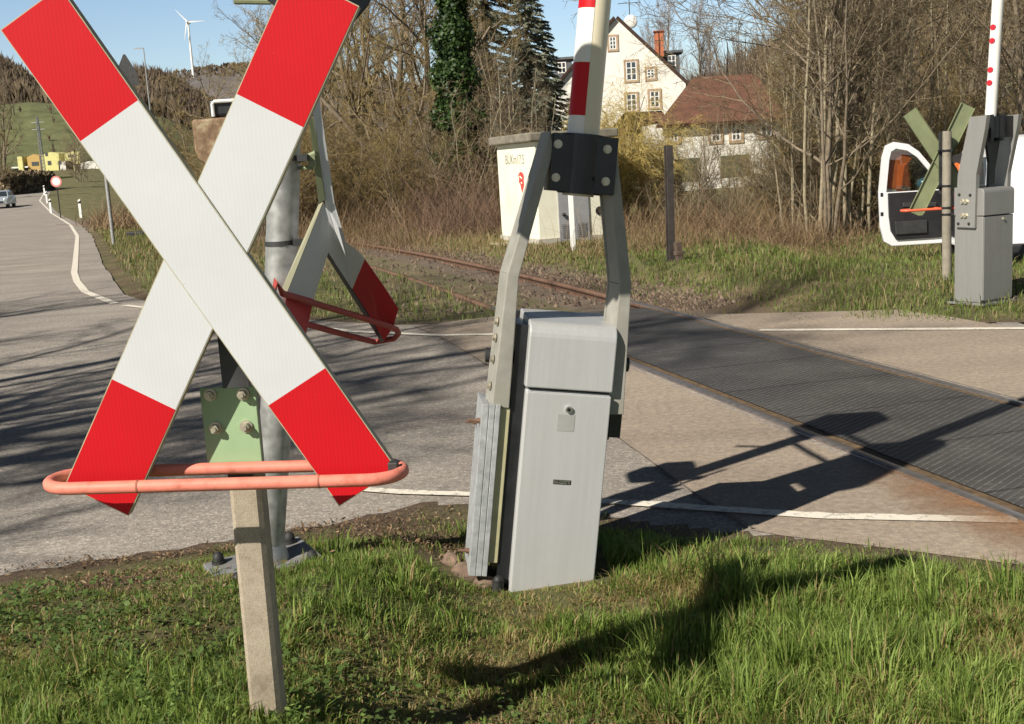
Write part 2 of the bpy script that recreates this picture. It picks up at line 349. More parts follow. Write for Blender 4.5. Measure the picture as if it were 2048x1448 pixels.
# ------------------------------------------------------------------ mesh helpers
class MB:
    def __init__(s): s.v = []; s.f = []; s.m = []; s.sm = []
    def add(s, vs, fs, mi=0, smooth=False):
        o = len(s.v); s.v += [tuple(p) for p in vs]
        for f in fs: s.f.append([i + o for i in f]); s.m.append(mi); s.sm.append(smooth)
        return s
    def box(s, lo, hi, mi=0, T=None):
        x0, y0, z0 = lo; x1, y1, z1 = hi
        vs = [Vector(p) for p in ((x0,y0,z0),(x1,y0,z0),(x1,y1,z0),(x0,y1,z0),(x0,y0,z1),(x1,y0,z1),(x1,y1,z1),(x0,y1,z1))]
        if T is not None: vs = [T @ p for p in vs]
        return s.add(vs, [(0,3,2,1),(4,5,6,7),(0,1,5,4),(1,2,6,5),(2,3,7,6),(3,0,4,7)], mi)
    def prism(s, poly, o, U, V, N, t, mi=0):
        o = Vector(o); U = Vector(U); V = Vector(V); N = Vector(N)
        a = [o + U * p[0] + V * p[1] for p in poly]; b = [p + N * t for p in a]; k = len(poly)
        return s.add(a + b, [tuple(range(k))[::-1], tuple(range(k, 2 * k))] + [(i, (i + 1) % k, (i + 1) % k + k, i + k) for i in range(k)], mi)
    def tube(s, pts, rad, n=10, closed=False, mi=0, smooth=True, flat=1.0):
        pts = [Vector(p) for p in pts]; k = len(pts)
        if not isinstance(rad, (list, tuple)): rad = [rad] * k
        vs = []; up = None
        for i, p in enumerate(pts):
            if closed: d = pts[(i + 1) % k] - pts[i - 1]
            else: d = pts[min(i + 1, k - 1)] - pts[max(i - 1, 0)]
            d.normalize()
            if up is None: up = Vector((0, 0, 1)) if abs(d.z) < .9 else Vector((1, 0, 0))
            a = d.cross(up).normalized(); b2 = a.cross(d).normalized(); up = b2
            for j in range(n):
                t = 2 * math.pi * j / n
                vs.append(p + (a * math.cos(t) + b2 * math.sin(t) * flat) * rad[i])
        fs = []
        for i in range(k if closed else k - 1):
            for j in range(n):
                q = (i + 1) % k
                fs.append((i * n + j, i * n + (j + 1) % n, q * n + (j + 1) % n, q * n + j))
        s.add(vs, fs, mi, smooth)
        if not closed:
            s.add(vs[:n], [tuple(range(n))[::-1]], mi); s.add(vs[-n:], [tuple(range(n))], mi)
        return s
    def cyl(s, p0, p1, r0, r1=None, n=12, mi=0, smooth=True):
        return s.tube([p0, p1], [r0, r0 if r1 is None else r1], n, mi=mi, smooth=smooth)
    def ball(s, c, r, n=10, mi=0, sq=(1, 1, 1)):
        c = Vector(c); vs = []; fs = []; h = n // 2
        for i in range(h + 1):
            a = math.pi * i / h
            for j in range(n):
                t = 2 * math.pi * j / n
                vs.append(c + Vector((math.sin(a) * math.cos(t) * sq[0], math.sin(a) * math.sin(t) * sq[1], math.cos(a) * sq[2])) * r)
        for i in range(h):
            for j in range(n): fs.append((i * n + j, (i + 1) * n + j, (i + 1) * n + (j + 1) % n, i * n + (j + 1) % n))
        return s.add(vs, fs, mi, True)
def finish(ob, parent, bevel, seg, smooth):
    if smooth:
        me = ob.data
        me.polygons.foreach_set('use_smooth', [True] * len(me.polygons))
        bm = bmesh.new(); bm.from_mesh(me)
        for e in bm.edges:
            if len(e.link_faces) == 2 and e.calc_face_angle(0) > R(38): e.smooth = False
            elif len(e.link_faces) != 2: e.smooth = False
        bm.to_mesh(me); bm.free()
    if bevel:
        b = ob.modifiers.new('bevel', 'BEVEL'); b.width = bevel; b.segments = seg
        b.limit_method = 'ANGLE'; b.angle_limit = R(35); b.harden_normals = False
    if parent: ob.parent = parent
    return ob
# plain build without the placeholder line
def _build(s, name, mats, parent=None, bevel=0, seg=2):
    me = bpy.data.meshes.new(name); me.from_pydata(s.v, [], s.f)
    if not isinstance(mats, (list, tuple)): mats = [mats]
    for m in mats: me.materials.append(m)
    me.polygons.foreach_set('material_index', s.m)
    bm = bmesh.new(); bm.from_mesh(me)
    bmesh.ops.recalc_face_normals(bm, faces=bm.faces); bm.to_mesh(me); bm.free()
    ob = bpy.data.objects.new(name, me); COL.objects.link(ob)
    return finish(ob, parent, bevel, seg, any(s.sm))
MB.build = _build

def tag(o, label=None, cat=None, group=None, kind=None):
    if label: o['label'] = label
    if cat: o['category'] = cat
    if group: o['group'] = group
    if kind: o['kind'] = kind
    return o
def empty(name, loc, rot=(0, 0, 0), label=None, cat=None, group=None):
    o = bpy.data.objects.new(name, None); COL.objects.link(o); o.empty_display_size = 0.2
    o.location = loc; o.rotation_euler = rot
    return tag(o, label, cat, group)
def copy_tree(o, loc, rz, sc=1.0, label=None, group=None, parent=None):
    c = o.copy(); COL.objects.link(c)
    if parent is not None: c.parent = parent
    else:
        c.location = loc; c.rotation_euler = (0, 0, rz)
        c.scale = sc if isinstance(sc, (tuple, list)) else (sc,) * 3
        if label: c['label'] = label
        if group: c['group'] = group
    for ch in o.children: copy_tree(ch, None, 0, parent=c)
    return c
def np_mesh(name, V, Fq, mats, tint=None, parent=None, tri=None, smooth=False, mi=None):
    """big meshes from arrays: V (n,3), Fq (m,4) quads, tri (k,3)"""
    me = bpy.data.meshes.new(name)
    nq = 0 if Fq is None else len(Fq); ntri = 0 if tri is None else len(tri)
    me.vertices.add(len(V)); me.vertices.foreach_set('co', np.asarray(V, np.float32).ravel())
    loops = []; starts = []; pos = 0
    if nq: loops.append(np.asarray(Fq).ravel()); starts.append(np.arange(nq) * 4); pos = nq * 4
    if ntri: loops.append(np.asarray(tri).ravel()); starts.append(pos + np.arange(ntri) * 3)
    lp = np.concatenate(loops).astype(np.int32); st = np.concatenate(starts).astype(np.int32)
    me.loops.add(len(lp)); me.loops.foreach_set('vertex_index', lp)
    me.polygons.add(len(st)); me.polygons.foreach_set('loop_start', st)
    me.update(calc_edges=True)
    if smooth: me.polygons.foreach_set('use_smooth', np.ones(len(st), bool))
    for m in (mats if isinstance(mats, (list, tuple)) else [mats]): me.materials.append(m)
    if mi is not None: me.polygons.foreach_set('material_index', np.asarray(mi, np.int32))
    if tint is not None:
        a = me.attributes.new('tint', 'FLOAT', 'POINT'); a.data.foreach_set('value', np.asarray(tint, np.float32))
    me.validate()
    ob = bpy.data.objects.new(name, me); COL.objects.link(ob)
    if parent: ob.parent = parent
    return ob

# ------------------------------------------------------------------ terrain
def sstep(a, b, x):
    t = np.clip((np.asarray(x, float) - a) / (b - a), 0, 1); return t * t * (3 - 2 * t)
NEAR_EDGE = np.array([(-30, 3.2), (-12, 4.2), (-2.3, 4.95), (-1.25, 5.28), (-.95, 5.38), (-.45, 5.68), (-.24, 5.62), (.36, 5.33), (.77, 5.02), (1.36, 4.72), (1.91, 4.36), (3, 3.8), (8, 1.8), (40, -8)])
FAR_EDGE = np.array([(-84, 220), (-55, 150), (-41, 110), (-30.6, 84.2), (-19.1, 55.3), (-14.0, 41.7), (-8.5, 26), (-7.2, 22.4), (-5.5, 17.9), (-4.6, 16.2), (-2.07, 13.1), (-1.13, 12.35), (-.1, 12.0), (2.27, 11.05), (4.3, 9.98), (14, 6.5), (40, -2)])
def near_edge(x): return np.interp(x, NEAR_EDGE[:, 0], NEAR_EDGE[:, 1])
def far_edge(x): return np.interp(x, FAR_EDGE[:, 0], FAR_EDGE[:, 1])
def track_x(y):
    y = np.asarray(y, float)
    return 1.644 - .2637 * (y - 9.33) - .0047 * np.maximum(0, y - 13.2) ** 2
def lump(x, y):
    return (np.sin(x * 3.1 + 1.3 * np.sin(y * 2.3)) * np.cos(y * 2.7 + .7 * np.sin(x * 1.9)) * .5
            + .5 * np.sin(x * 7.3 + y * 5.1) * np.cos(y * 6.7 - x * 2.2))
def terrain(x, y):
    x = np.asarray(x, float); y = np.asarray(y, float)
    z = np.zeros(np.broadcast(x, y).shape)
    d = near_edge(x) - y                                   # inside the near verge
    bank = .20 * (1 - sstep(-.75, -.05, x)) + .04
    nv = sstep(0, 1.7, d)
    z = z + .11 * (1 - sstep(-.1, .5, x)) * (1 - sstep(2.45, 3.3, y)) * (d > 0)
    z = z + bank * nv + .022 * lump(x, y) * sstep(.1, .9, d)
    e = y - far_edge(x)                                    # inside the far verge
    z = z + np.where(y < 200, .03 * lump(x * .6, y * .5) * sstep(.2, 1.5, e), 0)
    z = z + .10 * sstep(0.5, 4, e) * (x > 1.9) * (y < 40)
    tx = np.abs(x - track_x(y))
    onroad = (d < 0) & (e < 0)
    z = z - .32 * sstep(14.6, 17.2, y) * sstep(3.6, 5.2, x) * (y < 60)
    dip = (1 - sstep(1.5, 2.6, tx)) * (.12 + .88 * sstep(.45, .75, x - track_x(y))) * sstep(.1, .9, np.maximum(d, e)) * (y < 140)
    z = z * (1 - dip) - .13 * dip
    a = x / np.maximum(y, 1.0)
    left = sstep(.22, .34, -a)
    z = z + left * .03 * np.clip(y - 85, 0, 330) * (y > 85)
    z = np.where(onroad, z - .03, z)
    return z
def tz(x, y): return float(terrain(x, y))

def axis(parts):
    out = []
    for a, b, s in parts: out += list(np.arange(a, b, s))
    return np.array(out + [parts[-1][1]])
gx = axis([(-1800, -300, 150), (-300, -100, 12), (-100, -24, 3), (-24, -8, .5), (-8, -4, .16), (-4, 5, .08), (5, 9, .16), (9, 30, .7), (30, 150, 6), (150, 1800, 150)])
gy = axis([(-60, -6, 6), (-6, 1.6, .5), (1.6, 6.2, .075), (6.2, 9, .2), (9, 19, .14), (19, 45, .5), (45, 130, 3), (130, 420, 12), (420, 4000, 180)])
GX, GY = np.meshgrid(gx, gy)
GZ = terrain(GX, GY)
nx, ny = len(gx), len(gy)
idx = np.arange(nx * ny).reshape(ny, nx)
quads = np.stack([idx[:-1, :-1], idx[:-1, 1:], idx[1:, 1:], idx[1:, :-1]], -1).reshape(-1, 4)
ground = np_mesh('ground', np.stack([GX, GY, GZ], -1).reshape(-1, 3), quads, MT['ground'], smooth=True)
tag(ground, 'grassy ground with bare soil along the road edges', 'ground', kind='structure')
dN = near_edge(GX) - GY; dF = GY - far_edge(GX)
def blob(x, y, cx, cy, rx, ry): return np.clip(1.4 - np.hypot((x - cx) / rx, (y - cy) / ry), 0, 1)
def soil_mask(x, y):
    x = np.asarray(x, float); y = np.asarray(y, float)
    dn = near_edge(x) - y; df = y - far_edge(x)
    m = np.where(dn > -.3, 1 - sstep(.05, .34, dn + .12 * lump(x * 2, y * 2)), 0)
    m = np.maximum(m, np.where((df > -.3) & (y < 60), 1 - sstep(.05, .55, df + .2 * lump(x, y)), 0))
    m = np.maximum(m, blob(x, y, -.62, 5.15, .42, .5)); m = np.maximum(m, blob(x, y, -1.75, 4.45, .55, .28))
    m = np.maximum(m, .9 * blob(x, y, -.35, 4.75, .35, .3)); m = np.maximum(m, .55 * blob(x, y, -1.45, 4.0, .42, .16)); m = np.maximum(m, .4 * blob(x, y, -1.0, 3.45, .30, .14))
    m = np.maximum(m, .8 * blob(x, y, 2.0, 12.9, 1.3, 1.0) * (x > 1.7))
    return np.clip(m, 0, 1)
tmask = (1 - sstep(1.3, 2.1, np.abs(GX - track_x(GY)) + .25 * lump(GX * .8, GY * .8))) * (GY > 0) * (GY < 150)
tmask = tmask * np.where(GX > track_x(GY), 1.0, .35 + .65 * sstep(30, 45, GY))
mk = np.zeros((nx * ny, 4), np.float32)
mk[:, 0] = soil_mask(GX, GY).ravel(); mk[:, 1] = tmask.ravel(); mk[:, 3] = 1
ca = ground.data.attributes.new('mask', 'FLOAT_COLOR', 'POINT'); ca.data.foreach_set('color', mk.ravel())

# roads: ribbons between edge polylines --------------------------------------
def resample(P, n):
    P = np.asarray(P, float); s = np.r_[0, np.cumsum(np.hypot(*np.diff(P, axis=0).T))]
    t = np.linspace(0, s[-1], n); return np.stack([np.interp(t, s, P[:, i]) for i in range(2)], 1)
def sheet(name, A, B, n, m, dz, material, label, cat, jitter=0, kind='structure', parent=None):
    A = resample(A, n); B = resample(B, n)
    if jitter:
        A = A + rng.normal(0, jitter, A.shape)
    w = np.linspace(0, 1, m)[None, :, None]
    P = A[:, None, :] * (1 - w) + B[:, None, :] * w
    a = P[..., 0] / np.maximum(P[..., 1], 1); yy = P[..., 1]
    Z = sstep(.22, .34, -a) * .03 * np.clip(yy - 85, 0, 330) + dz
    V = np.concatenate([P, Z[..., None]], -1).reshape(-1, 3)
    id_ = np.arange(n * m).reshape(n, m)
    q = np.stack([id_[:-1, :-1], id_[:-1, 1:], id_[1:, 1:], id_[1:, :-1]], -1).reshape(-1, 4)
    o = np_mesh(name, V, q, material, smooth=True, parent=parent)
    bm = bmesh.new(); bm.from_mesh(o.data); bm.normal_update()
    if sum(f.normal.z for f in bm.faces) < 0: bmesh.ops.reverse_faces(bm, faces=bm.faces); bm.to_mesh(o.data)
    bm.free()
    if parent is None: tag(o, label, cat, kind=kind)
    return o
main_far = [(-84, 222), (-55.2, 150), (-41.2, 110), (-30.8, 84.2), (-19.3, 55.3), (-14.2, 41.7), (-8.7, 26), (-7.4, 22.4), (-5.7, 17.9), (-4.8, 16.3), (-2.1, 13.25), (-1.13, 12.45), (-.1, 12.1), (2.27, 11.15), (4.3, 10.05), (14, 6.6), (40, -2)]
main_near = [(-97, 222), (-64, 150), (-49, 110), (-38, 84), (-27, 55), (-22.5, 41), (-18, 26), (-16, 19), (-14, 11), (-12, 4.0), (-2.3, 4.75), (-1.25, 5.1), (-.95, 5.2), (-.45, 5.5), (-.24, 5.45), (.36, 5.15), (.77, 4.85), (1.36, 4.55), (1.91, 4.2), (3, 3.6), (8, 1.6), (40, -8)]
sheet('road', main_far, main_near, 260, 30, 0.0, MT['asphalt'], 'worn light asphalt road bending left past the crossing', 'road', jitter=.02)
def ribbon(name, P, w, dz, material, label, cat, n=60, jit=0.0):
    P = resample(P, n); d = np.gradient(P, axis=0); d /= np.linalg.norm(d, axis=1)[:, None]
    N = np.stack([-d[:, 1], d[:, 0]], 1)
    return sheet(name, P + N * w / 2, P - N * w / 2, n, 2, dz, material, label, cat, jitter=jit)
# smooth slabs each side of the rails
def tl(off, y0, y1, n=24):
    ys = np.linspace(y0, y1, n); nxv, nyv = .967, .255
    return np.stack([track_x(ys) + off * nxv, ys + off * nyv], 1)
sheet('crossing_slab', [(1.95, 4.22), (1.36, 4.62), (.98, 4.86), (.825, 5.485), (.589, 6.69), (-.1, 9.15), (-.614, 11.13), (-.98, 12.3)], tl(-.80, 4.3, 12.9), 60, 6, .004, MT['slab'], 'smooth brown asphalt slab left of the rails', 'road slab')
sheet('crossing_slab', tl(.80, 1.6, 11.6), tl(2.55, 1.6, 10.6), 60, 6, .004, MT['slab'], 'smooth brown asphalt slab right of the rails', 'road slab')
sheet('crossing_panel', tl(-.625, 2.6, 12.6), tl(.625, 2.6, 12.4), 80, 6, .010, MT['panel'], 'ribbed black rubber panels between the two rails', 'crossing panel')
sheet('rust_strip', tl(-.68, 2.6, 12.9), tl(-.625, 2.6, 12.6), 60, 2, .006, MT['groove'], 'rusty groove beside the near rail', 'rail groove')
sheet('rust_strip', tl(.625, 2.6, 12.4), tl(.68, 2.6, 12.4), 60, 2, .006, MT['groove'], 'rusty groove beside the far rail', 'rail groove')
ribbon('tar_joint', [(.98, 4.9), (.825, 5.485), (.589, 6.69), (-.1, 9.15), (-.614, 11.13), (-.98, 12.2)], .010, .009, MT['tar'], 'dark tar joint between coarse and smooth asphalt', 'joint', 80, .004)
def rust_stain():
    A, B = tl(-1.25, 4.3, 6.3, 40), tl(-.755, 4.12, 6.6, 40)
    m, t, n, l, b = nt('rust_stained_asphalt')
    at_ = n.new('ShaderNodeAttribute'); at_.attribute_name = 'tint'
    nz = noise_node(n, l, 5, 6, .7); f = noise_node(n, l, 60, 3, .6)
    c = ramp(n, l, f.outputs[0], [(.35, (.24, .12, .055)), (.65, (.38, .21, .105))]).outputs[0]
    mu = n.new('ShaderNodeMath'); mu.operation = 'MULTIPLY'; l.new(at_.outputs['Fac'], mu.inputs[0]); l.new(nz.outputs[0], mu.inputs[1])
    al = ramp(n, l, mu.outputs[0], [(.10, (0, 0, 0)), (.55, (.85, .85, .85))]).outputs[0]
    l.new(c, b.inputs['Base Color']); b.inputs['Roughness'].default_value = .9; l.new(al, b.inputs['Alpha'])
    o = sheet('rust_stain', A, B, 60, 9, .0145, m, 'rusty orange stain on the asphalt along the near rail', 'stain')
    v = np.linspace(0, 1, 9)[None, :] ** 1.3 * (1 - sstep(.45, 1, np.linspace(0, 1, 60)))[:, None]
    a = o.data.attributes.new('tint', 'FLOAT', 'POINT'); a.data.foreach_set('value', v.ravel().astype(np.float32))
rust_stain()
# painted edge lines
ribbon('road_marking', [(-84.9, 220), (-55.9, 150), (-41.8, 110), (-31.2, 84.2), (-19.75, 55.3), (-14.7, 41.7), (-9.25, 25.9), (-7.95, 22.1), (-6.4, 18.3), (-5.45, 16.6)], .12, .010, MT['line'], 'white edge line along the bend of the road', 'road marking', 90)
ribbon('road_marking', [(-5.2, 16.25), (-2.6, 13.3), (-1.6, 12.1), (-.675, 11.42), (.55, 11.06)], .10, .010, MT['line'], 'white edge line on the left of the rails', 'road marking', 60)
ribbon('road_marking', [(2.2, 10.5), (4.187, 9.72), (9, 7.9)], .11, .010, MT['line'], 'white edge line on the right of the rails by the grass', 'road marking', 60)
ribbon('road_marking', [(-.9, 5.98), (-.6, 5.83), (-.2, 5.70), (.5, 5.40)], .07, .010, MT['line'], 'worn white edge line behind the grey barrier cabinet', 'road marking', 40, .006)
ribbon('road_marking', [(.5, 5.40), (1.295, 5.02), (1.92, 4.84), (2.06, 4.80)], .085, .010, MT['line'], 'white edge line running up to the near rail', 'road marking', 40, .004)

# rails ----------------------------------------------------------------------
def rail(off, label, y0=1.0, y1=58):
    ys = np.concatenate([np.linspace(y0, 14, 40), np.linspace(14.5, y1, 120)])
    cx = track_x(ys); dx = np.gradient(cx, ys); nn = np.hypot(1, dx)
    px_ = cx + off * 1 / nn; py_ = ys - off * dx / nn
    prof = [(-.065, -.15), (.065, -.15), (.065, -.135), (.014, -.12), (.014, -.02), (.036, -.012), (.036, .022), (.028, .030), (-.028, .030), (-.036, .022), (-.036, -.012), (-.014, -.02), (-.014, -.12), (-.065, -.135)]
    k = len(prof); V = []; 
    for X, Y_, D, n_ in zip(px_, py_, dx, nn):
        z0 = -.018
        for u, w in prof: V.append((X + u / n_, Y_ - u * D / n_, z0 + w))
    n = len(ys); Q = []; mi = []
    for i in range(n - 1):
        for j in range(k):
            Q.append((i * k + j, (i + 1) * k + j, (i + 1) * k + (j + 1) % k, i * k + (j + 1) % k))
            mi.append(1 if (j in (6, 7, 8) and ys[i] < 13.5) else 0)
    o = np_mesh('rail', np.array(V), np.array(Q), [MT['rust'], MT['rail_top']], mi=mi)
    return tag(o, label, 'rail', 'rails of the railway track')
rail(-.7175, 'steel rail nearer to the grey barrier cabinet, crossing the road')
rail(.7175, 'steel rail on the far side of the black rubber panels, rusty beyond the road')
# ------------------------------------------------------------------ near St Andrew's cross
def stadium(cx, cy, z, hl, hd, tilt=0.0, n=10):
    P = []
    for i in range(n + 1):
        t = -math.pi / 2 + math.pi * i / n; P.append((cx + hl - hd + hd * math.cos(t), cy + hd * math.sin(t), z))
    for i in range(n + 1):
        t = math.pi / 2 + math.pi * i / n; P.append((cx - hl + hd + hd * math.cos(t), cy + hd * math.sin(t), z))
    return [(x, y, w + tilt * (x - cx)) for x, y, w in P]
def blade(parent, T, sgn, half, w=.159, L=.622, red=.277, y0=0.0, front=True, mats=None, name='blade'):
    """one board of the cross: folded back edges, reflective sheets on the front"""
    a = R(half) * sgn
    ax = Vector((math.sin(a), 0, math.cos(a))); la = Vector((math.cos(a), 0, -math.sin(a))); N = Vector((0, 1, 0))
    ax, la, N = (T.to_3x3() @ v for v in (ax, la, N)); o = T @ Vector((0, y0, 0))
    body = MB(); h = w / 2
    body.prism([(-h, -L), (h, -L), (h, L), (-h, L)], o, la, ax, N, .003)
    for sg in (-1, 1):
        e0, e1 = (h - .003, h) if sg > 0 else (-h, -h + .003)
        body.prism([(e0, -L + .002), (e1, -L + .002), (e1, L - .002), (e0, L - .002)], o + N * .003, la, ax, N, .022)
    bo = body.build(name, mats[0], parent)
    i = .0022
    for nm, z0, z1, m in (('red_sheet', -L + i, -(L - red), 1), ('white_sheet', -(L - red), L - red, 2), ('red_sheet', L - red, L - i, 1)):
        MB().prism([(-h + i, z0), (h - i, z0), (h - i, z1), (-h + i, z1)], o - N * .0009, la, ax, N, .0008).build(nm, mats[m], bo)
    return bo
def near_cross():
    B = Vector((-.638, 2.75, .25))
    t = empty('crossing_sign', B, (0, 0, R(-2.5)), 'large red and white X crossing board on a concrete post in the foreground', 'crossing sign')
    T = Matrix.Translation(Vector((-.006, -.137, 1.19))) @ Matrix.Rotation(R(1.7), 4, 'X') @ Matrix.Rotation(R(-.05), 4, 'Y')
    ms = [MT['sign_edge'], MT['sheet_red'], MT['sheet_white']]
    blade(t, T, 1, 30, y0=0.0, mats=ms)
    blade(t, T, -1, 29.9, y0=-.0052, mats=ms)
    p = MB()
    c = .010
    sec = lambda z, x0, x1: [(x0 + c, 0, z), (x1 - c, 0, z), (x1, c, z), (x1, .062, z), (x0, .062, z), (x0, c, z)]
    A = sec(-.15, -.046, .030); Bq = sec(.86, -.038, .036); 
    A = [(x, y - .030, z) for x, y, z in A]; Bq = [(x, y - .030, z) for x, y, z in Bq]
    k = 6; nlev = 12; vs = []
    for i in range(nlev + 1):
        f = i / nlev
        vs += [tuple(Vector(a).lerp(Vector(b), f)) for a, b in zip(A, Bq)]
    fs = [(i * k + j, i * k + (j + 1) % k, (i + 1) * k + (j + 1) % k, (i + 1) * k + j) for i in range(nlev) for j in range(k)]
    p.add(vs, fs + [tuple(range(k))[::-1], tuple(range(nlev * k, nlev * k + k))]).build('post', MT['concrete'], t)
    m = MB(); m.box((-.078, -.0465, .68), (.050, -.040, .884)); m.box((.044, -.040, .68), (.050, -.0315, .884)); m.box((-.078, -.040, .68), (-.072, -.0315, .884))
    m.build('mounting_plate', MT['green_plate'], t, .0015)
    u = MB(); u.box((-.016, -.075, .886), (.044, -.052, 1.29))
    u.build('upright_bracket', MT['dark'], t)
    for x, z in ((.022, .866), (-.054, .868), (-.049, .790), (.022, .790)):
        b = MB(); b.cyl((x, -.046, z), (x, -.051, z), .015, n=14); b.cyl((x, -.051, z), (x, -.066, z), .0105, n=6, smooth=False); b.cyl((x, -.066, z), (x, -.071, z), .006, n=10)
        b.build('bolt', MT['bolt'], t)
    hp = MB(); hp.tube(stadium(-.012, -.130, .696, .398, .070, -.022), .0142, 14, True)
    hp.build('guard_hoop', MT['hoop'], t)
    for x in (-.19, .21):
        MB().tube([(x, -.200, .696 - .022 * (x + .012)), (x + .004, -.200, .696 - .022 * (x + .012))], .0150, 14).build('weld_seam', mat('rusty_weld', (.34, .12, .08), .8, var=.3, scale=30) if 'rusty_weld' not in bpy.data.materials else bpy.data.materials['rusty_weld'], t)
    MB().box((.356, -.150, .684), (.378, -.126, .712)).build('hoop_bracket', MT['dark'], t, .003)
    MB().box((-.030, -.058, .674), (.030, -.0305, .690)).build('hoop_bracket', MT['dark'], t)
near_cross()

# ------------------------------------------------------------------ galvanised mast with the bent second cross
def mast():
    B = Vector((-.955, 4.30, .19))
    t = empty('signal_mast', B, (0, 0, 0), 'leaning galvanised signal mast with a bent crossing board, behind the big X', 'signal mast')
    lz = lambda p: Vector(p) - B
    pts = [(-.955, 4.30, .20), (-.86, 4.28, .80), (-.775, 4.255, 1.45), (-.69, 4.24, 2.15), (-.63, 4.22, 2.75)]
    MB().tube([lz(p) for p in pts], [.060, .058, .057, .056, .055], 20).build('pole', MT['galv'], t)
    MB().tube([lz((-.955, 4.30, .20)), lz((-.945, 4.298, .27))], [.085, .060], 16).build('pole_collar', MT['galv'], t)
    T = Matrix.Translation((0, 0, -.02)) @ Matrix.Rotation(R(27), 4, 'Z') @ Matrix.Rotation(R(-5), 4, 'Y')
    MB().box((-.20, -.20, -.012), (.18, .18, .022), T=T).build('base_plate', mat('dull_steel_plate', (.25, .255, .26), .6, metal=.2, var=.3, scale=14, dirt=(.14, .115, .085), dscale=7), t, .004)
    for x, y in ((-.15, -.15), (.13, -.15), (-.15, .13), (.13, .13)):
        b = MB(); c = T @ Vector((x, y, .022)); b.cyl(c, c + Vector((0, 0, .012)), .026, n=14); b.ball(c + Vector((0, 0, .018)), .022, 12, sq=(1, 1, 1.3))
        b.build('bolt_cap', MT['rubber'], t)
    for z, f in ((1.37, .30), (1.66, .5)):
        f_ = (z - .2) / 1.25; c = Vector((-.955 + .18 * f_, 4.30 - .045 * f_, z)) - B
        b = MB(); b.cyl(c - Vector((0, 0, .008)), c + Vector((0, 0, .008)), .0605, n=20); b.box((c.x + .05, c.y - .06, c.z - .012), (c.x + .085, c.y - .03, c.z + .012))
        b.build('pole_clamp', MT['dark'], t)
    def patch(px, y, name, m, thick=.004, mi=None, parent=t):
        P = [lz(at(p[0], p[1], p[2])) for p in px]
        n = len(P); Q = [p + Vector((.05, .995, .08)) * thick for p in P]
        b = MB(); b.add(P + Q, [tuple(range(n)), tuple(range(n, 2 * n))[::-1]] + [(i, (i + 1) % n, (i + 1) % n + n, i + n) for i in range(n)])
        return b.build(name, m, parent)
    A1 = patch([(610, 90, 4.17), (624, 82, 4.19), (641, 215, 4.225), (669, 408, 4.285), (691, 484, 4.31), (718, 505, 4.325), (729, 518, 4.335), (704, 578, 4.455), (656, 504, 4.38), (650, 400, 4.27), (627, 235, 4.21)], 0, 'blade', MT['sheet_white'])
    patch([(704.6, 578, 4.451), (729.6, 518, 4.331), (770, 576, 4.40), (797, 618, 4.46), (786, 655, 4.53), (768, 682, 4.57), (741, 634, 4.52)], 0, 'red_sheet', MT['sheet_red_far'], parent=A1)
    patch([(649, 506, 4.41), (656, 503, 4.386), (742, 634, 4.526), (769, 683, 4.575), (762, 684, 4.60), (735, 642, 4.55)], 0, 'folded_edge', MT['dark'], .008, parent=A1)
    B1 = patch([(647, 405, 4.20), (657, 440, 4.27), (657, 503, 4.33), (627, 598, 4.27), (575, 583, 4.10)], 0, 'blade', MT['sheet_white'])
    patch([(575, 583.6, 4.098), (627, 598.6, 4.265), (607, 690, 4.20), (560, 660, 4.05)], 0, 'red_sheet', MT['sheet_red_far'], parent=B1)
    patch([(646, 404, 4.198), (637, 409, 4.192), (559, 588, 4.085), (574.6, 583, 4.097)], 0, 'folded_edge', MT['cream_edge'], .012, parent=B1)
    patch([(618, 240, 4.205), (629, 234, 4.215), (650, 400, 4.26), (637, 407, 4.25)], 0, 'bracket', MT['olive'], .02)
    b = MB(); b.tube([lz(at(596, 322, 4.24)), lz(at(632, 306, 4.22))], .010, 8); b.tube([lz(at(600, 336, 4.24)), lz(at(625, 336, 4.22))], .007, 8); b.box(tuple(lz(at(617, 335, 4.21))), tuple(lz(at(632, 310, 4.245))))
    b.build('clamp_bracket', MT['olive'], t)
    up = [(552, 560, 4.02), (565, 587, 4.06), (640, 610, 4.22), (720, 634, 4.38), (775, 651, 4.49), (793, 659, 4.54), (797, 667, 4.58), (788, 677, 4.61), (750, 684, 4.63), (700, 672, 4.52), (612, 648, 4.31), (560, 630, 4.15), (545, 600, 4.05)]
    MB().tube([lz(at(*p)) for p in up], .0115, 12, True).build('guard_hoop', mat('shaded_hoop_red', (.36, .06, .05), .6, var=.2, scale=20), t)  # dark red carries the shade on this orange hoop in its colour
    # weathered housing and the small lamp on top of it
    h = MB(); U = Vector((1, 0, 0)); V = Vector((0, 0, 1))
    poly = [(0, .155), (0, .05), (.012, .022), (.035, .004), (.06, 0), (.21, 0), (.21, .16)]
    h.prism(poly, lz((-1.046, 4.20, 1.655)), U, V, Vector((0, 1, 0)), .17).build('bell_housing', MT['lichen'], t, .008)
    l_ = MB(); l_.box(tuple(lz((-.99, 4.235, 1.815))), tuple(lz((-.83, 4.36, 1.875)))); lo = l_.build('lamp', MT['black'], t, .012)
    fr = MB(); P = [(-.975, 1.818), (-.975, 1.860), (-.968, 1.868), (-.85, 1.868), (-.843, 1.860), (-.843, 1.818)]
    fr.tube([lz((x, 4.228, z)) for x, z in P], .0065, 8, False).build('lamp_frame', MT['white'], lo)
    # signal board on its bracket, above and in front of the mast; its lower corner shows past the big X
    zb = at(727, 51, 3.52).z
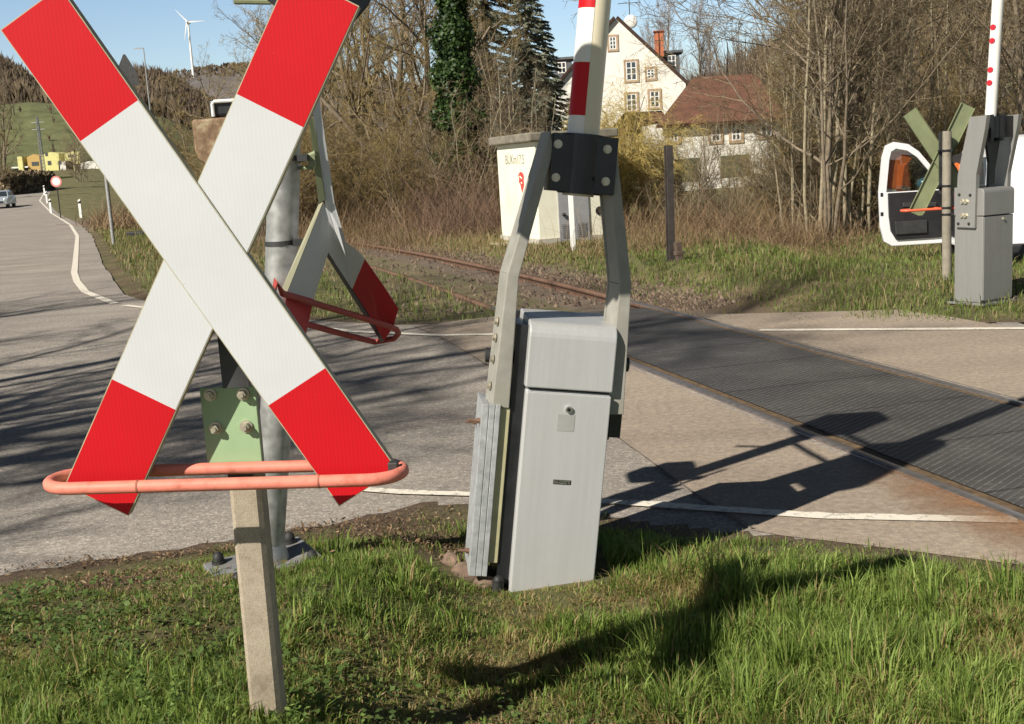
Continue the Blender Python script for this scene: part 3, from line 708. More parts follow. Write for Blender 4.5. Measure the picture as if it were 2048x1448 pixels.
    P = [(-.40, zb), (-.345, zb + .055), (-.305, zb + .13), (-.315, zb + .60)] + [(-.555 + .24 * math.cos(R(a)), zb + .66 + .24 * math.sin(R(a))) for a in range(10, 175, 15)] + [(-.80, zb + .64), (-.80, zb + .24), (-.60, zb + .06)]
    sb = MB(); sb.prism(P, lz((0, 3.52, 0)), U, V, Vector((0, 1, 0)), .014); so = sb.build('signal_head', MT['black'], t, .003)
    h_ = MB(); h_.box(tuple(lz((-.70, 3.5345, zb + .16))), tuple(lz((-.34, 3.66, zb + .74)))); h_.build('signal_housing', MT['black'], so, .02)
    for zz in (.26, .62):
        h_ = MB(); h_.cyl(lz((-.57, 3.519, zb + zz)), lz((-.57, 3.36, zb + zz - .015)), .10, .105, 20); h_.build('visor', MT['black'], so)
    for zz in (2.30, 2.62):
        MB().tube([lz((-.57, 3.66, zz)), lz((-.62, 3.95, zz)), lz((-.665 + (2.4 - zz) * .1, 4.22, zz))], .018, 8).build('bracket', MT['galv'], t)
    MB().box(tuple(lz((-.80, 4.10, 2.50))), tuple(lz((-.48, 4.34, 2.84)))).build('shadow_box', MT['dark'], t, .02)  # unseen box added at the mast head to throw a shadow on the road
    MB().tube([lz(at(470, 1, 4.30)), lz(at(560, 2, 4.26)), lz((-.68, 4.24, 2.21))], .013, 8).build('cross_arm', MT['olive'], t)
mast()

# ------------------------------------------------------------------ near barrier
def round_hood(x0, x1, y0, y1, z0, z1, r=.055):
    P = [(y1, z0), (y1, z1)] + [(y0 + r - r * math.sin(R(a)), z1 - .012 - r + r * math.cos(R(a))) for a in range(0, 91, 15)] + [(y0, z0)]
    m = MB(); m.prism(P, (x0, 0, 0), (0, 1, 0), (0, 0, 1), (1, 0, 0), x1 - x0)
    return m
def hexbolt(b, c, d, r=.012, L=.012):
    c = Vector(c); d = Vector(d); b.cyl(c, c + d * .003, r * 1.35, n=14); b.cyl(c + d * .003, c + d * L, r, n=6, smooth=False)
def near_barrier():
    t = empty('barrier_drive', (.0925, 4.28, 0), (R(-1.0), R(8.3), R(5)), 'leaning light grey level crossing barrier drive with raised boom, in the middle foreground', 'barrier')
    b = MB(); b.box((-.158, .014, -.10), (.157, .36, .768)); cab = b.build('cabinet', MT['alu'], t, .006)
    d = MB(); d.box((-.1545, 0, -.02), (.1575, .0125, .762)); door = d.build('door', MT['alu'], cab, .004)
    hood = round_hood(-.163, .160, -.003, .365, .777, 1.032); hood.build('hood', MT['alu'], t, .006, 3)
    l = MB(); l.cyl((.003, 0, .706), (.003, -.010, .706), .0125, n=18); l.build('lock', MT['chrome'], door)
    MB().cyl((.003, -.0101, .706), (.003, -.0125, .706), .007, n=12).build('keyhole', MT['black'], door)
    MB().box((-.034, -.0012, .624), (.029, .0, .686)).build('grey_sticker', mat('grey_sticker', (.37, .365, .35), .5, metal=.2), door)
    bd = MB(); bd.box((-.030, -.0015, .424), (.036, 0, .441)); bo = bd.build('name_badge', MT['black'], door)
    g = MB(); g.box((-.028, -.0022, .426), (-.013, -.0016, .439)); g.box((-.010, -.0022, .4355), (.034, -.0016, .439)); g.box((-.010, -.0022, .427), (.022, -.0016, .432)); g.box((.026, -.0022, .4265), (.031, -.0016, .4335))
    g.build('badge_lettering', MT['chrome'], door)
    k = MB(); k.box((-.027, -.0030, .436), (-.014, -.0023, .4375)); k.box((-.0215, -.0030, .428), (-.0195, -.0023, .4355)); k.build('badge_letter', MT['black'], door)
    fr = MB(); fr.box((-.205, .05, .02), (-.1585, .30, 1.00)); fr.box((.1575, .09, .60), (.190, .30, 1.00)); fr.box((-.20, .3655, .02), (.19, .40, 1.02))
    fr.build('inner_frame', MT['black'], t)
    def arm(sg, mx):
        m = MB()
        X = lambda x: mx + sg * x
        fl = [(X(.245), .695), (X(.182), .690), (X(.186), 1.175), (X(.098), 1.64), (X(.118), 1.70), (X(.228), 1.18)]
        if sg > 0: fl = fl[::-1]
        m.prism(fl, (0, .03, 0), (1, 0, 0), (0, 0, 1), (0, 1, 0), .008)
        m.prism(fl, (-.016 if sg < 0 else -.024, .1555, 0), (1, 0, 0), (0, 0, 1), (0, 1, 0), .008)
        ln = [(.245, .695), (.228, 1.18), (.118, 1.70)] if sg < 0 else [(.190, .690), (.192, 1.175), (.106, 1.66)]
        sh = -.016 if sg < 0 else -.024
        for (xa, za), (xb, zb_) in zip(ln, ln[1:]):
            A = [Vector((X(xa), .0385, za)), Vector((X(xb), .0385, zb_)), Vector((X(xb) + sh, .155, zb_)), Vector((X(xa) + sh, .155, za))]
            Bv = [p + Vector((.007, 0, 0)) for p in A]
            m.add(A + Bv, [(0, 1, 2, 3), (7, 6, 5, 4)] + [(i, 4 + i, 4 + (i + 1) % 4, (i + 1) % 4) for i in range(4)])
        o = m.build('bracket_arm', MT['arm'], t, .003)
        for z in (.76, .86, .94, 1.00):
            bb = MB(); hexbolt(bb, (X(.246 - (z - .695) * .035) + (-.008 if sg < 0 else -.004), .09, z), (sg, 0, 0), .013); bb.build('bolt', MT['bolt'], o)
        return o
    arm(-1, -.030); arm(1, -.030)
    q = MB(); q.box((.172, .06, .60), (.216, .19, .692)); q.cyl((.165, .10, .585), (.165, .10, .70), .018, n=12); q.build('pivot_cover', MT['black'], t)
    MB().cyl((-.30, .20, .86), (.25, .20, .86), .028, n=16).build('pivot_shaft', MT['dark'], t)
    # clamp for the boom
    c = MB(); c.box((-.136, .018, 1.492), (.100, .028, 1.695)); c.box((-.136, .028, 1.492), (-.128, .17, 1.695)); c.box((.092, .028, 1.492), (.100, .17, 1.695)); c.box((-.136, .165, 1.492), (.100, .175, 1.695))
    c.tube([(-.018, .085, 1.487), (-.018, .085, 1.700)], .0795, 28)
    c.build('boom_clamp', MT['black'], t, .002)  # black puts the shade that lies on the clamp into its colour
    for x, z in ((-.117, 1.656), (.062, 1.653), (-.115, 1.538), (.066, 1.539)):
        bb = MB(); hexbolt(bb, (x, .018, z), (0, -1, 0), .0115); bb.build('bolt', MT['bolt'], t)
    bb = MB(); hexbolt(bb, (.030, .018, 1.545), (0, -1, 0), .006); bb.build('bolt', MT['dark'], t)
    # boom
    bx, by, r, z1 = -.018, .095, .0575, 6.2
    bm_ = MB(); bm_.tube([(bx, by, 1.48), (bx, by, 3.0), (bx, by, z1)], [r, r * .99, r * .9], 32); boom = bm_.build('boom', MT['boom_cream'], t)
    def sector(z0, z1_, a0, a1, m, name):
        s_ = MB(); n = 10; rr = r + .0012; vs = []
        for z in (z0, z1_):
            for i in range(n + 1):
                a = R(a0 + (a1 - a0) * i / n); vs.append((bx + rr * math.cos(a), by + rr * math.sin(a), z))
        s_.add(vs, [(i, i + 1, n + 2 + i, n + 1 + i) for i in range(n)], 0, True).build(name, m, boom)
    z = 1.575; red = False
    for hgt in (.19, .187, .189, .19, .19, .19, .19, .19):
        sector(z + .0005, z + hgt - .0005, 168, 262, MT['sheet_red'] if red else MT['boom_white'], 'red_band' if red else 'white_band'); z += hgt; red = not red
    # counterweight
    w = MB()
    for x0, x1 in ((-.312, -.287), (-.2855, -.264), (-.2625, -.244)): w.box((x0, .02, .052), (x1, .27, .702))
    w.build('counterweight', MT['galv_plate'], t, .002)
    MB().box((-.2425, .04, .10), (-.2065, .24, .688)).build('weight_spacer', mat('yellowed_paint', (.40, .37, .22), .6, var=.12, scale=12), t, .002)
    for y, z in ((.06, .632), (.20, .600), (.08, .13)):
        rd = MB(); rd.cyl((-.355, y, z), (-.31, y, z), .006, n=8); rd.cyl((-.325, y, z), (-.312, y, z), .011, n=6, smooth=False)
        rd.build('threaded_rod', MT['rust'], t)
    # foot
    f = MB(); f.cyl((-.20, .02, .0), (-.20, .02, .035), .022, n=12); f.ball((-.20, .02, .04), .02, 12); f.build('bolt_cap', MT['rubber'], t)
    ft = MB()
    ft.box((-.24, -.02, -.14), (.20, .42, -.035)); ft.build('footing', MT['concrete'], t, .02)
near_barrier()
def rubble():
    for i, (x, y, r) in enumerate(((-.22, 4.40, .06), (-.15, 4.32, .05), (-.29, 4.50, .045), (-.20, 4.50, .04))):
        m = MB(); m.ball((0, 0, 0), r, 12)
        m.v = [tuple(Vector(p) * (1 + .55 * noise.noise(Vector(p) * 20 + Vector((i, 0, 0))))) for p in m.v]
        o = m.build('stone', mat('reddish_stone', (.19, .13, .095), .95, var=.4, scale=24, bmp=.8) if i == 0 else bpy.data.materials['reddish_stone'])
        o.location = (x, y, tz(x, y) + r * .25); o.scale = (1, .8, .7)
        tag(o, 'reddish broken stone by the foot of the leaning barrier cabinet', 'stone', 'stones at the barrier foot')
rubble()

# ------------------------------------------------------------------ far barrier on the right
def far_barrier():
    t = empty('barrier_drive', (4.42, 11.11, .03), (0, R(.6), R(30)), 'dark grey barrier drive with upright white boom and red dots, at the right edge', 'barrier')
    cab = MB().box((0, 0, .012), (.42, .32, .815)).build('cabinet', MT['alu_dark'], t, .006)
    MB().box((.006, -.008, .03), (.414, -.0005, .808)).build('door', MT['alu_dark'], cab, .003)
    round_hood(-.004, .425, -.012, .326, .822, 1.085, .04).build('hood', MT['alu_dark'], t, .006)
    MB().box((-.05, -.05, -.012), (.47, .37, .010)).build('base_plate', MT['alu_dark'], t, .003)
    for x, y in ((-.02, -.025), (.44, -.025), (-.02, .34), (.2, -.03)):
        b = MB(); hexbolt(b, (x, y, .010), (0, 0, 1), .018, .03); b.build('bolt', MT['rubber'], t)
    MB().box((-.03, -.03, -.12), (.45, .35, -.013)).build('footing', MT['concrete'], t)
    b = MB(); b.cyl((.27, -.008, .78), (.27, -.02, .78), .014, n=12); b.build('lock', MT['bolt'], t)
    b = MB(); b.cyl((.425, .05, .80), (.47, .05, .80), .016, n=10); b.build('hood_latch', MT['black'], t)
    for x0, sg in ((-.034, -1), (.455, 1)):
        m = MB(); P = [(.132, 1.73), (-.053, 1.734), (-.034, 1.607), (.056, 1.20), (.068, .712), (.283, .716), (.262, 1.20)]
        P2 = [(-.053, 1.734), (-.034, 1.607), (.056, 1.20), (.068, .712), (.076, .712), (.064, 1.202), (-.026, 1.607), (-.045, 1.734)]
        m.prism(P, (x0, 0, 0), (0, 1, 0), (0, 0, 1), (1, 0, 0), .007)
        m.prism(P2, (x0 + (.007 if sg < 0 else -.045), 0, 0), (0, 1, 0), (0, 0, 1), (1, 0, 0), .045)
        o = m.build('bracket_arm', MT['alu_dark'], t, .002)
        for y, z in ((.24, 1.02), (.118, 1.015), (.25, .75), (.13, .75)):
            bb = MB(); hexbolt(bb, (x0 + (0 if sg < 0 else .007), y, z), (sg, 0, 0), .011); bb.build('bolt', MT['dark'], o)
        for y, z in ((.18, .955), (.185, .825)):
            for dy in (.02, -.02):
                bb = MB(); hexbolt(bb, (x0 + (0 if sg < 0 else .007), y + dy, z), (sg, 0, 0), .02, .02); bb.build('bolt', MT['bolt'], o)
    m = MB(); m.box((-.026, .035, 1.53), (.454, .045, 1.725)); m.box((.12, .02, 1.50), (.16, .12, 1.74)); m.box((.27, .02, 1.50), (.31, .12, 1.74))
    m.prism([(.16, 1.53), (.36, 1.53), (.29, 1.25), (.28, 1.05), (.20, 1.05), (.21, 1.30)], (0, .10, 0), (1, 0, 0), (0, 0, 1), (0, 1, 0), .03)
    m.build('boom_clamp', MT['black'], t)
    Ri = Matrix.Rotation(R(30), 3, 'Z').inverted()
    bl = lambda p: Ri @ (Vector(p) - Vector((4.42, 11.11, .03)))
    P0, P1 = bl((4.545, 11.30, 1.58)), bl((4.745, 11.30, 5.4))
    boom = MB().tube([P0, P0.lerp(P1, .5), P1], [.051, .05, .047], 24).build('boom', MT['boom_white'], t)
    for px, py in ((1974, 55), (1973, 82), (1971, 140), (1969, 166)):
        c = bl(at(px, py, 11.3)); ax = P0.lerp(P1, (c.z - P0.z) / (P1.z - P0.z))
        d = Ri @ Vector((-.80, -.6, 0)); b = MB(); cc = ax + d * .045; b.cyl(cc, cc + d * .012, .026, n=18); b.build('red_reflector', MT['lamp_red'], boom)
far_barrier()

# ------------------------------------------------------------------ crossing board seen from behind
def back_cross():
    B = Vector((4.71, 12.80, .05))
    t = empty('crossing_sign', B, (0, 0, 0), 'olive back of an X crossing board on a pale round post, before the van', 'crossing sign')
    T = Matrix.Translation(Vector((-.02, .10, 1.30))) @ Matrix.Rotation(math.pi, 4, 'Z') @ Matrix.Rotation(R(3), 4, 'Y')
    ms = [MT['olive'], MT['sheet_red'], MT['sheet_white']]
    blade(t, T, 1, 30, y0=0, mats=ms); blade(t, T, -1, 30, y0=-.006, mats=ms)
    p = MB(); p.tube([(-.0, 0, -.15), (-.0, 0, .8), (.004, 0, 1.60)], [.050, .048, .046], 14).build('post', MT['wood_post'], t)
    for z in (1.40, 1.03, .80, .73):
        b = MB(); b.cyl((.0, 0, z - .010), (.0, 0, z + .010), .055, n=16); b.box((-.07, .03, z - .012), (.07, .07, z + .012)); b.build('band_clamp', MT['black'], t)
    u = MB(); u.box((-.05, .075, .95), (.05, .098, 1.6)); u.box((.045, .045, .55), (.075, .075, 1.5)); u.build('upright_bracket', MT['dark'], t)
    MB().tube(stadium(-.02, .09, .79, .43, .065, .0), .0145, 12, True).build('guard_hoop', mat('orange_hoop', (.78, .13, .06), .5), t)
back_cross()

# ------------------------------------------------------------------ small things by the track
def simple_posts():
    b = MB(); b.box((-.045, -.03, -.1), (.045, .03, 1.35)); o = b.build('marker_post', MT['white'], bevel=.008); o.location = (1.2, 21.15, tz(1.2, 21.15))
    tag(o, 'plain white post standing in the grass before the cabin door', 'post')
    f = MB()
    for lo, hi in (((-.05, -.035, -.1), (.05, -.028, 1.60)), ((-.05, .028, -.1), (.05, .035, 1.60)), ((-.004, -.028, -.1), (.004, .028, 1.60))): f.box(lo, hi)
    o = f.build('marker_post', mat('dark_rusty_steel', (.075, .062, .055), .8, var=.3, scale=10)); o.location = (2.284, 16.6, tz(2.284, 16.6)); o.rotation_euler = (0, R(1), R(25))
    tag(o, 'tall dark rusty steel post in the grass right of the cabin', 'post')
    g = MB(); g.box((-.045, -.045, -.1), (.045, .045, .28)); g.box((-.06, -.05, .10), (.07, .05, .16)); o = g.build('stub_post', mat('rust_stub', (.10, .07, .05), .9, var=.3, scale=15), bevel=.01); o.location = (2.39, 16.5, tz(2.39, 16.5)); o.rotation_euler = (0, R(-6), .3)
    tag(o, 'short rusty stub at the foot of the tall steel post', 'post')
simple_posts()

# ------------------------------------------------------------------ relay cabin
def text_mesh(body, size, m, name, parent, loc, rot, ext=.001):
    cu_ = bpy.data.curves.new(name, 'FONT'); cu_.body = body; cu_.size = size; cu_.extrude = ext; cu_.align_x = 'CENTER'; cu_.align_y = 'CENTER'
    tmp = bpy.data.objects.new('tmp', cu_); COL.objects.link(tmp)
    dg = bpy.context.evaluated_depsgraph_get(); me = bpy.data.meshes.new_from_object(tmp.evaluated_get(dg))
    bpy.data.objects.remove(tmp); me.materials.clear(); me.materials.append(m); me.name = name
    o = bpy.data.objects.new(name, me); COL.objects.link(o); o.location = loc; o.rotation_euler = rot
    if parent: o.parent = parent
    return o
def cabin():
    YAW = 17.9
    t = empty('relay_cabin', (.677, 23.2, -.05), (0, 0, R(YAW)), 'small cream flat-roofed relay cabin with a grey door beside the railway', 'cabin')
    W, D, H = 1.55, 2.35, 2.02
    w = MB(); w.box((0, 0, -.2), (W, D, H)); w.build('wall', MT['cabin'], t, .01)
    pl = MB(); pl.box((-.03, -.03, -.2), (.405, D + .03, .16)); pl.box((1.045, -.03, -.2), (W + .03, D + .03, .16)); pl.build('plinth', mat('grey_plinth', (.42, .39, .33), .9, var=.2, scale=5), t)
    rf = MB(); rf.box((-.14, -.14, H), (W + .14, D + .14, H + .17)); rf.build('roof', MT['cabin_roof'], t, .03)
    d = MB(); d.box((.41, -.03, .05), (.72, -.001, 1.80)); d.box((.725, -.03, .05), (1.04, -.001, 1.80)); door = d.build('door', MT['grey_door'], t, .005)
    for x0 in (.46, .78):
        v = MB(); v.box((x0, -.036, .14), (x0 + .20, -.0305, .42))
        for k in range(7): v.box((x0 + .015, -.044, .16 + k * .036), (x0 + .185, -.0362, .178 + k * .036))
        v.build('vent', mat('vent_grey', (.22, .22, .22), .5) if x0 < .5 else bpy.data.materials['vent_grey'], door)
    MB().box((.86, -.034, 1.10), (.98, -.0305, 1.30)).build('notice', MT['white'], door)
    h = MB(); h.box((.50, -.075, 1.10), (.56, -.0305, 1.24)); h.ball((.50, -.07, .60), .04, 8); h.build('handle', MT['black'], door)
    c = MB(); c.cyl((1.27, -.001, .62), (1.27, -.02, .62), .085, n=18); c.build('vent_cap', MT['black'], t)
    # left wall lettering (reads towards the door)
    text_mesh('B\u00dcKm', .27, MT['letter'], 'lettering', t, (-.003, 1.46, 1.70), (R(90), 0, R(-90)))
    text_mesh('17.5', .27, MT['letter'], 'lettering', t, (-.003, .86, 1.69), (R(90), 0, R(-90)))
    gm = MB(); P = [(a * 1.35, b * .62) for a, b in ((0, .34), (.10, .28), (.13, .16), (.10, .06), (.12, -.06), (.07, -.20), (.02, -.33), (-.02, -.22), (-.05, -.08), (-.12, .02), (-.09, .12), (-.13, .22), (-.06, .32))]
    gm.prism(P, (-.004, .88, 1.25), (0, -1, 0), (0, 0, 1), (1, 0, 0), .003).build('graffiti', MT['graffiti'], t)
    g2 = MB()
    for a, b_ in (((-.06, .12), (.06, .07)), ((.0, .0), (.05, -.03))):
        g2.tube([(-.006, .88 - a[0], 1.25 + a[1]), (-.006, .88 - b_[0], 1.25 + b_[1])], .014, 6)
    g2.build('graffiti_stroke', MT['cabin'], t)
    s_ = MB(); s_.box((-.55, .5, -.02), (-.16, 1.6, .065)); s_.build('concrete_apron', mat('pale_slab', (.52, .46, .36), .9, var=.15, scale=4), t, .02)
cabin()

# ------------------------------------------------------------------ van with its open door
def van():
    t = empty('delivery_van', (5.85, 14.4, -.24), (0, 0, R(-11)), 'small white van parked on the grass with its driver door wide open', 'van')
    W, L = 1.75, 4.25
    # local: x right, y forward, z up ; rear-left corner at the origin
    prof = [(0.03, .32), (0.0, .75), (.05, 1.25), (.16, 1.62), (.32, 1.74), (1.6, 1.80), (2.45, 1.74), (3.15, 1.22), (3.95, 1.02), (4.2, .80), (4.25, .40), (4.1, .28)]
    def shell(off, z0=None, z1=None): return [(y, z) for y, z in prof]
    b = MB(); n = len(prof); vs = []
    for x, ins in ((.0, .10), (.07, 0), (W - .07, 0), (W, .10)):
        for y, z in prof:
            k = max(0, z - 1.0) * .16; xx = x + (k if x < W / 2 else -k)
            cy, cz = 2.1, .95; f = 1 - (.03 if ins else 0)
            vs.append((xx, cy + (y - cy) * f, cz + (z - cz) * f))
    fs = [tuple(range(n)), tuple(range(3 * n, 4 * n))[::-1]] + [(s_ * n + i, s_ * n + (i + 1) % n, (s_ + 1) * n + (i + 1) % n, (s_ + 1) * n + i) for s_ in range(3) for i in range(n)]
    b.add(vs, fs, 0, True); body = b.build('body', MT['van'], t)
    # door opening (dark interior) on the left side, front
    op = MB(); op.prism([(2.05, .42), (3.20, .42), (3.20, 1.08), (2.72, 1.56), (2.05, 1.60)], (-.004, 0, 0), (0, 1, 0), (0, 0, 1), (1, 0, 0), .02); op.build('cab_interior', MT['trim'], t)
    sw = MB(); sw.prism([(.75, 1.08), (1.85, 1.06), (1.85, 1.52), (.85, 1.55)], (.05, 0, 0), (0, 1, 0), (0, 0, 1), (1, 0, 0), .05); sw.build('side_window', MT['glass'], t)
    rw = MB(); rw.prism([(.35, 1.12), (1.40, 1.12), (1.34, 1.52), (.41, 1.52)], (0, .075, 0), (1, 0, 0), (0, .10, .99), (0, -1, .1), .02); rw.build('rear_window', MT['glass'], t)
    lt = MB(); lt.box((.0, -.01, .95), (.10, .06, 1.30)); lt.build('tail_light', MT['lamp_red'], t, .01)
    lt = MB(); lt.box((W - .10, -.01, .95), (W, .06, 1.30)); lt.build('tail_light', MT['lamp_red'], t, .01)
    bp = MB(); bp.box((.02, -.08, .30), (W - .02, .10, .52)); bp.build('bumper', MT['trim'], t, .03)
    for x in (.10, W - .10):
        for y in (.80, 3.45):
            w = MB(); w.cyl((x - .10, y, .31), (x + .10, y, .31), .31, n=26); wo = w.build('wheel', MT['rubber'], t, .02)
            MB().cyl((x - .112, y, .31), (x + .112, y, .31), .18, n=16).build('rim', MT['galv'], wo)
    # the open door, hinged at the front (y=3.2), swung out about 80 degrees
    hinge = Vector((.0, 3.20, 0)); ang = R(78)
    T = Matrix.Translation(hinge) @ Matrix.Rotation(ang + R(180), 4, 'Z')
    # door local: u along the door from hinge to free edge, w thickness; outer face is -w
    def D(u, w_, z):
        a = ang; d = Vector((-math.sin(a), -math.cos(a), 0)); nrm = Vector((-math.cos(a), math.sin(a), 0))
        u *= .9
        return hinge + d * u + nrm * w_ + Vector((0, 0, .30 + (z - .30) * 1.12))
    def panel(P, w0, w1, name, m, par, bev=0):
        q = MB(); k = len(P); A = [D(u, w0, z) for u, z in P]; Bv = [D(u, w1, z) for u, z in P]
        q.add(A + Bv, [tuple(range(k)), tuple(range(k, 2 * k))[::-1]] + [(i, (i + 1) % k, (i + 1) % k + k, i + k) for i in range(k)])
        return q.build(name, m, par, bev)
    low = [(0, .30), (.90, .30), (1.02, .36), (1.08, .55), (1.10, 1.0), (0, 1.0)]
    dr = panel(low, .0, .075, 'door', MT['van'], t, .012)
    # window frame as a closed loop of the door
    fo = [(0, 1.0), (.10, 1.16), (.45, 1.50), (.62, 1.60), (.85, 1.64), (.98, 1.60), (1.04, 1.45), (1.10, 1.0)]
    fi = [(.10, 1.0), (.18, 1.14), (.48, 1.43), (.64, 1.52), (.82, 1.555), (.90, 1.52), (.93, 1.42), (.985, 1.0)]
    q = MB(); k = len(fo)
    for w0, w1 in ((.012, .065),):
        A = [D(u, w0, z) for u, z in fo]; Bv = [D(u, w0, z) for u, z in fi]; Cc = [D(u, w1, z) for u, z in fo]; Dd = [D(u, w1, z) for u, z in fi]
        q.add(A + Bv + Cc + Dd, [(i, i + 1, k + i + 1, k + i) for i in range(k - 1)] + [(2 * k + i, 3 * k + i, 3 * k + i + 1, 2 * k + i + 1) for i in range(k - 1)]
              + [(i, 2 * k + i, 2 * k + i + 1, i + 1) for i in range(k - 1)] + [(k + i, k + i + 1, 3 * k + i + 1, 3 * k + i) for i in range(k - 1)])
    q.build('window_frame', MT['van'], dr)
    gm, gt, gn, gl, gb = nt('clear_glass'); tr = gn.new('ShaderNodeBsdfTransparent'); gs = gn.new('ShaderNodeBsdfGlossy'); gs.inputs['Roughness'].default_value = .03
    tr.inputs[0].default_value = (.72, .78, .78, 1); mx = gn.new('ShaderNodeMixShader'); mx.inputs[0].default_value = .10
    gl.new(tr.outputs[0], mx.inputs[1]); gl.new(gs.outputs[0], mx.inputs[2]); gl.new(mx.outputs[0], gn['Material Output'].inputs[0])
    panel(fi, .036, .040, 'window_pane', gm, dr)
    panel([(.10, .38), (.84, .38), (.93, .50), (.96, .70), (.97, .99), (.06, .99), (.06, .45)], -.035, .0, 'door_trim', MT['trim'], dr, .01)
    panel([(.35, .45), (.86, .45), (.88, .62), (.35, .62)], -.07, -.036, 'door_pocket', MT['dark'], dr, .01)
    panel([(.2, .78), (.75, .80), (.75, .86), (.2, .84)], -.075, -.036, 'armrest', MT['dark'], dr, .01)
    for z in (.95, .70):
        panel([(1.04, z), (1.085, z), (1.085, z + .05), (1.04, z + .05)], -.004, .002, 'latch', MT['black'], dr)
    mir = MB(); c = D(.28, .17, 1.08); mir.ball(c, .13, 16, sq=(1.0, .6, .72)); mir.build('wing_mirror', mat('blue_grey_mirror', (.12, .20, .25), .2, spec=.7), dr)
    vs_ = MB(); pts = [(.28, 1.34, 1.52), (.55, 1.30, 1.50)]
    P = [(2.0, 1.50), (2.30, 1.52), (2.36, 1.2), (2.30, .90), (2.02, .90), (1.96, 1.2)]
    v = MB(); v.prism(P, (-.05, 0, -.05), (0, 1, 0), (0, 0, 1), (1, 0, 0), .045); o = v.build('seat_cover', MT['vest'], t, .015)
    v = MB(); v.prism([(1.96, 1.12), (2.36, 1.10), (2.36, 1.16), (1.96, 1.18)], (-.054, 0, -.05), (0, 1, 0), (0, 0, 1), (1, 0, 0), .003); v.build('reflective_stripe', MT['chrome'], o)
    j = MB(); A = [D(u, .11, z) for u, z in [(.70, 1.02), (.92, 1.05), (.93, 1.50), (.62, 1.53), (.52, 1.40), (.64, 1.32)]]
    ctr = [p + D(0, .03, 0) - D(0, 0, 0) for p in A]; k = len(A)
    j.add(A + ctr, [tuple(range(k)), tuple(range(k, 2 * k))[::-1]] + [(i, (i + 1) % k, (i + 1) % k + k, i + k) for i in range(k)])
    o = j.build('vest_reflection', MT['vest'], None, .012)  # solid orange shape in place of a vest reflected by the window glass
    bpy.context.view_layer.update(); o.matrix_world = t.matrix_world.copy()
    tag(o, 'orange shape standing in for a vest reflected in the open van door window', 'vest')
van()
# ------------------------------------------------------------------ grass
def blade_mesh(name, x, y, z, L, w, bend, tint, material, label, cat, kind='stuff', az=None):
    n = len(x); az = rng.uniform(0, 2 * np.pi, n) if az is None else az; face = az + np.pi / 2 + rng.normal(0, .6, n)
    dx, dy = np.cos(az), np.sin(az); wx, wy = np.cos(face) * w / 2, np.sin(face) * w / 2
    mz = L * .58; mo = L * bend * .30; tz_ = L * (1 - .45 * bend ** 2); to = L * bend * .95
    V = np.empty((n, 5, 3), np.float32)
    V[:, 0] = np.stack([x - wx, y - wy, z], 1); V[:, 1] = np.stack([x + wx, y + wy, z], 1)
    V[:, 2] = np.stack([x + dx * mo - wx * .75, y + dy * mo - wy * .75, z + mz], 1); V[:, 3] = np.stack([x + dx * mo + wx * .75, y + dy * mo + wy * .75, z + mz], 1)
    V[:, 4] = np.stack([x + dx * to, y + dy * to, z + tz_], 1)
    b = np.arange(n)[:, None] * 5
    Q = b + np.array([0, 1, 3, 2]); T = b + np.array([2, 3, 4])
    o = np_mesh(name, V.reshape(-1, 3), Q, material, np.repeat(tint, 5), tri=T)
    return tag(o, label, cat, kind=kind)
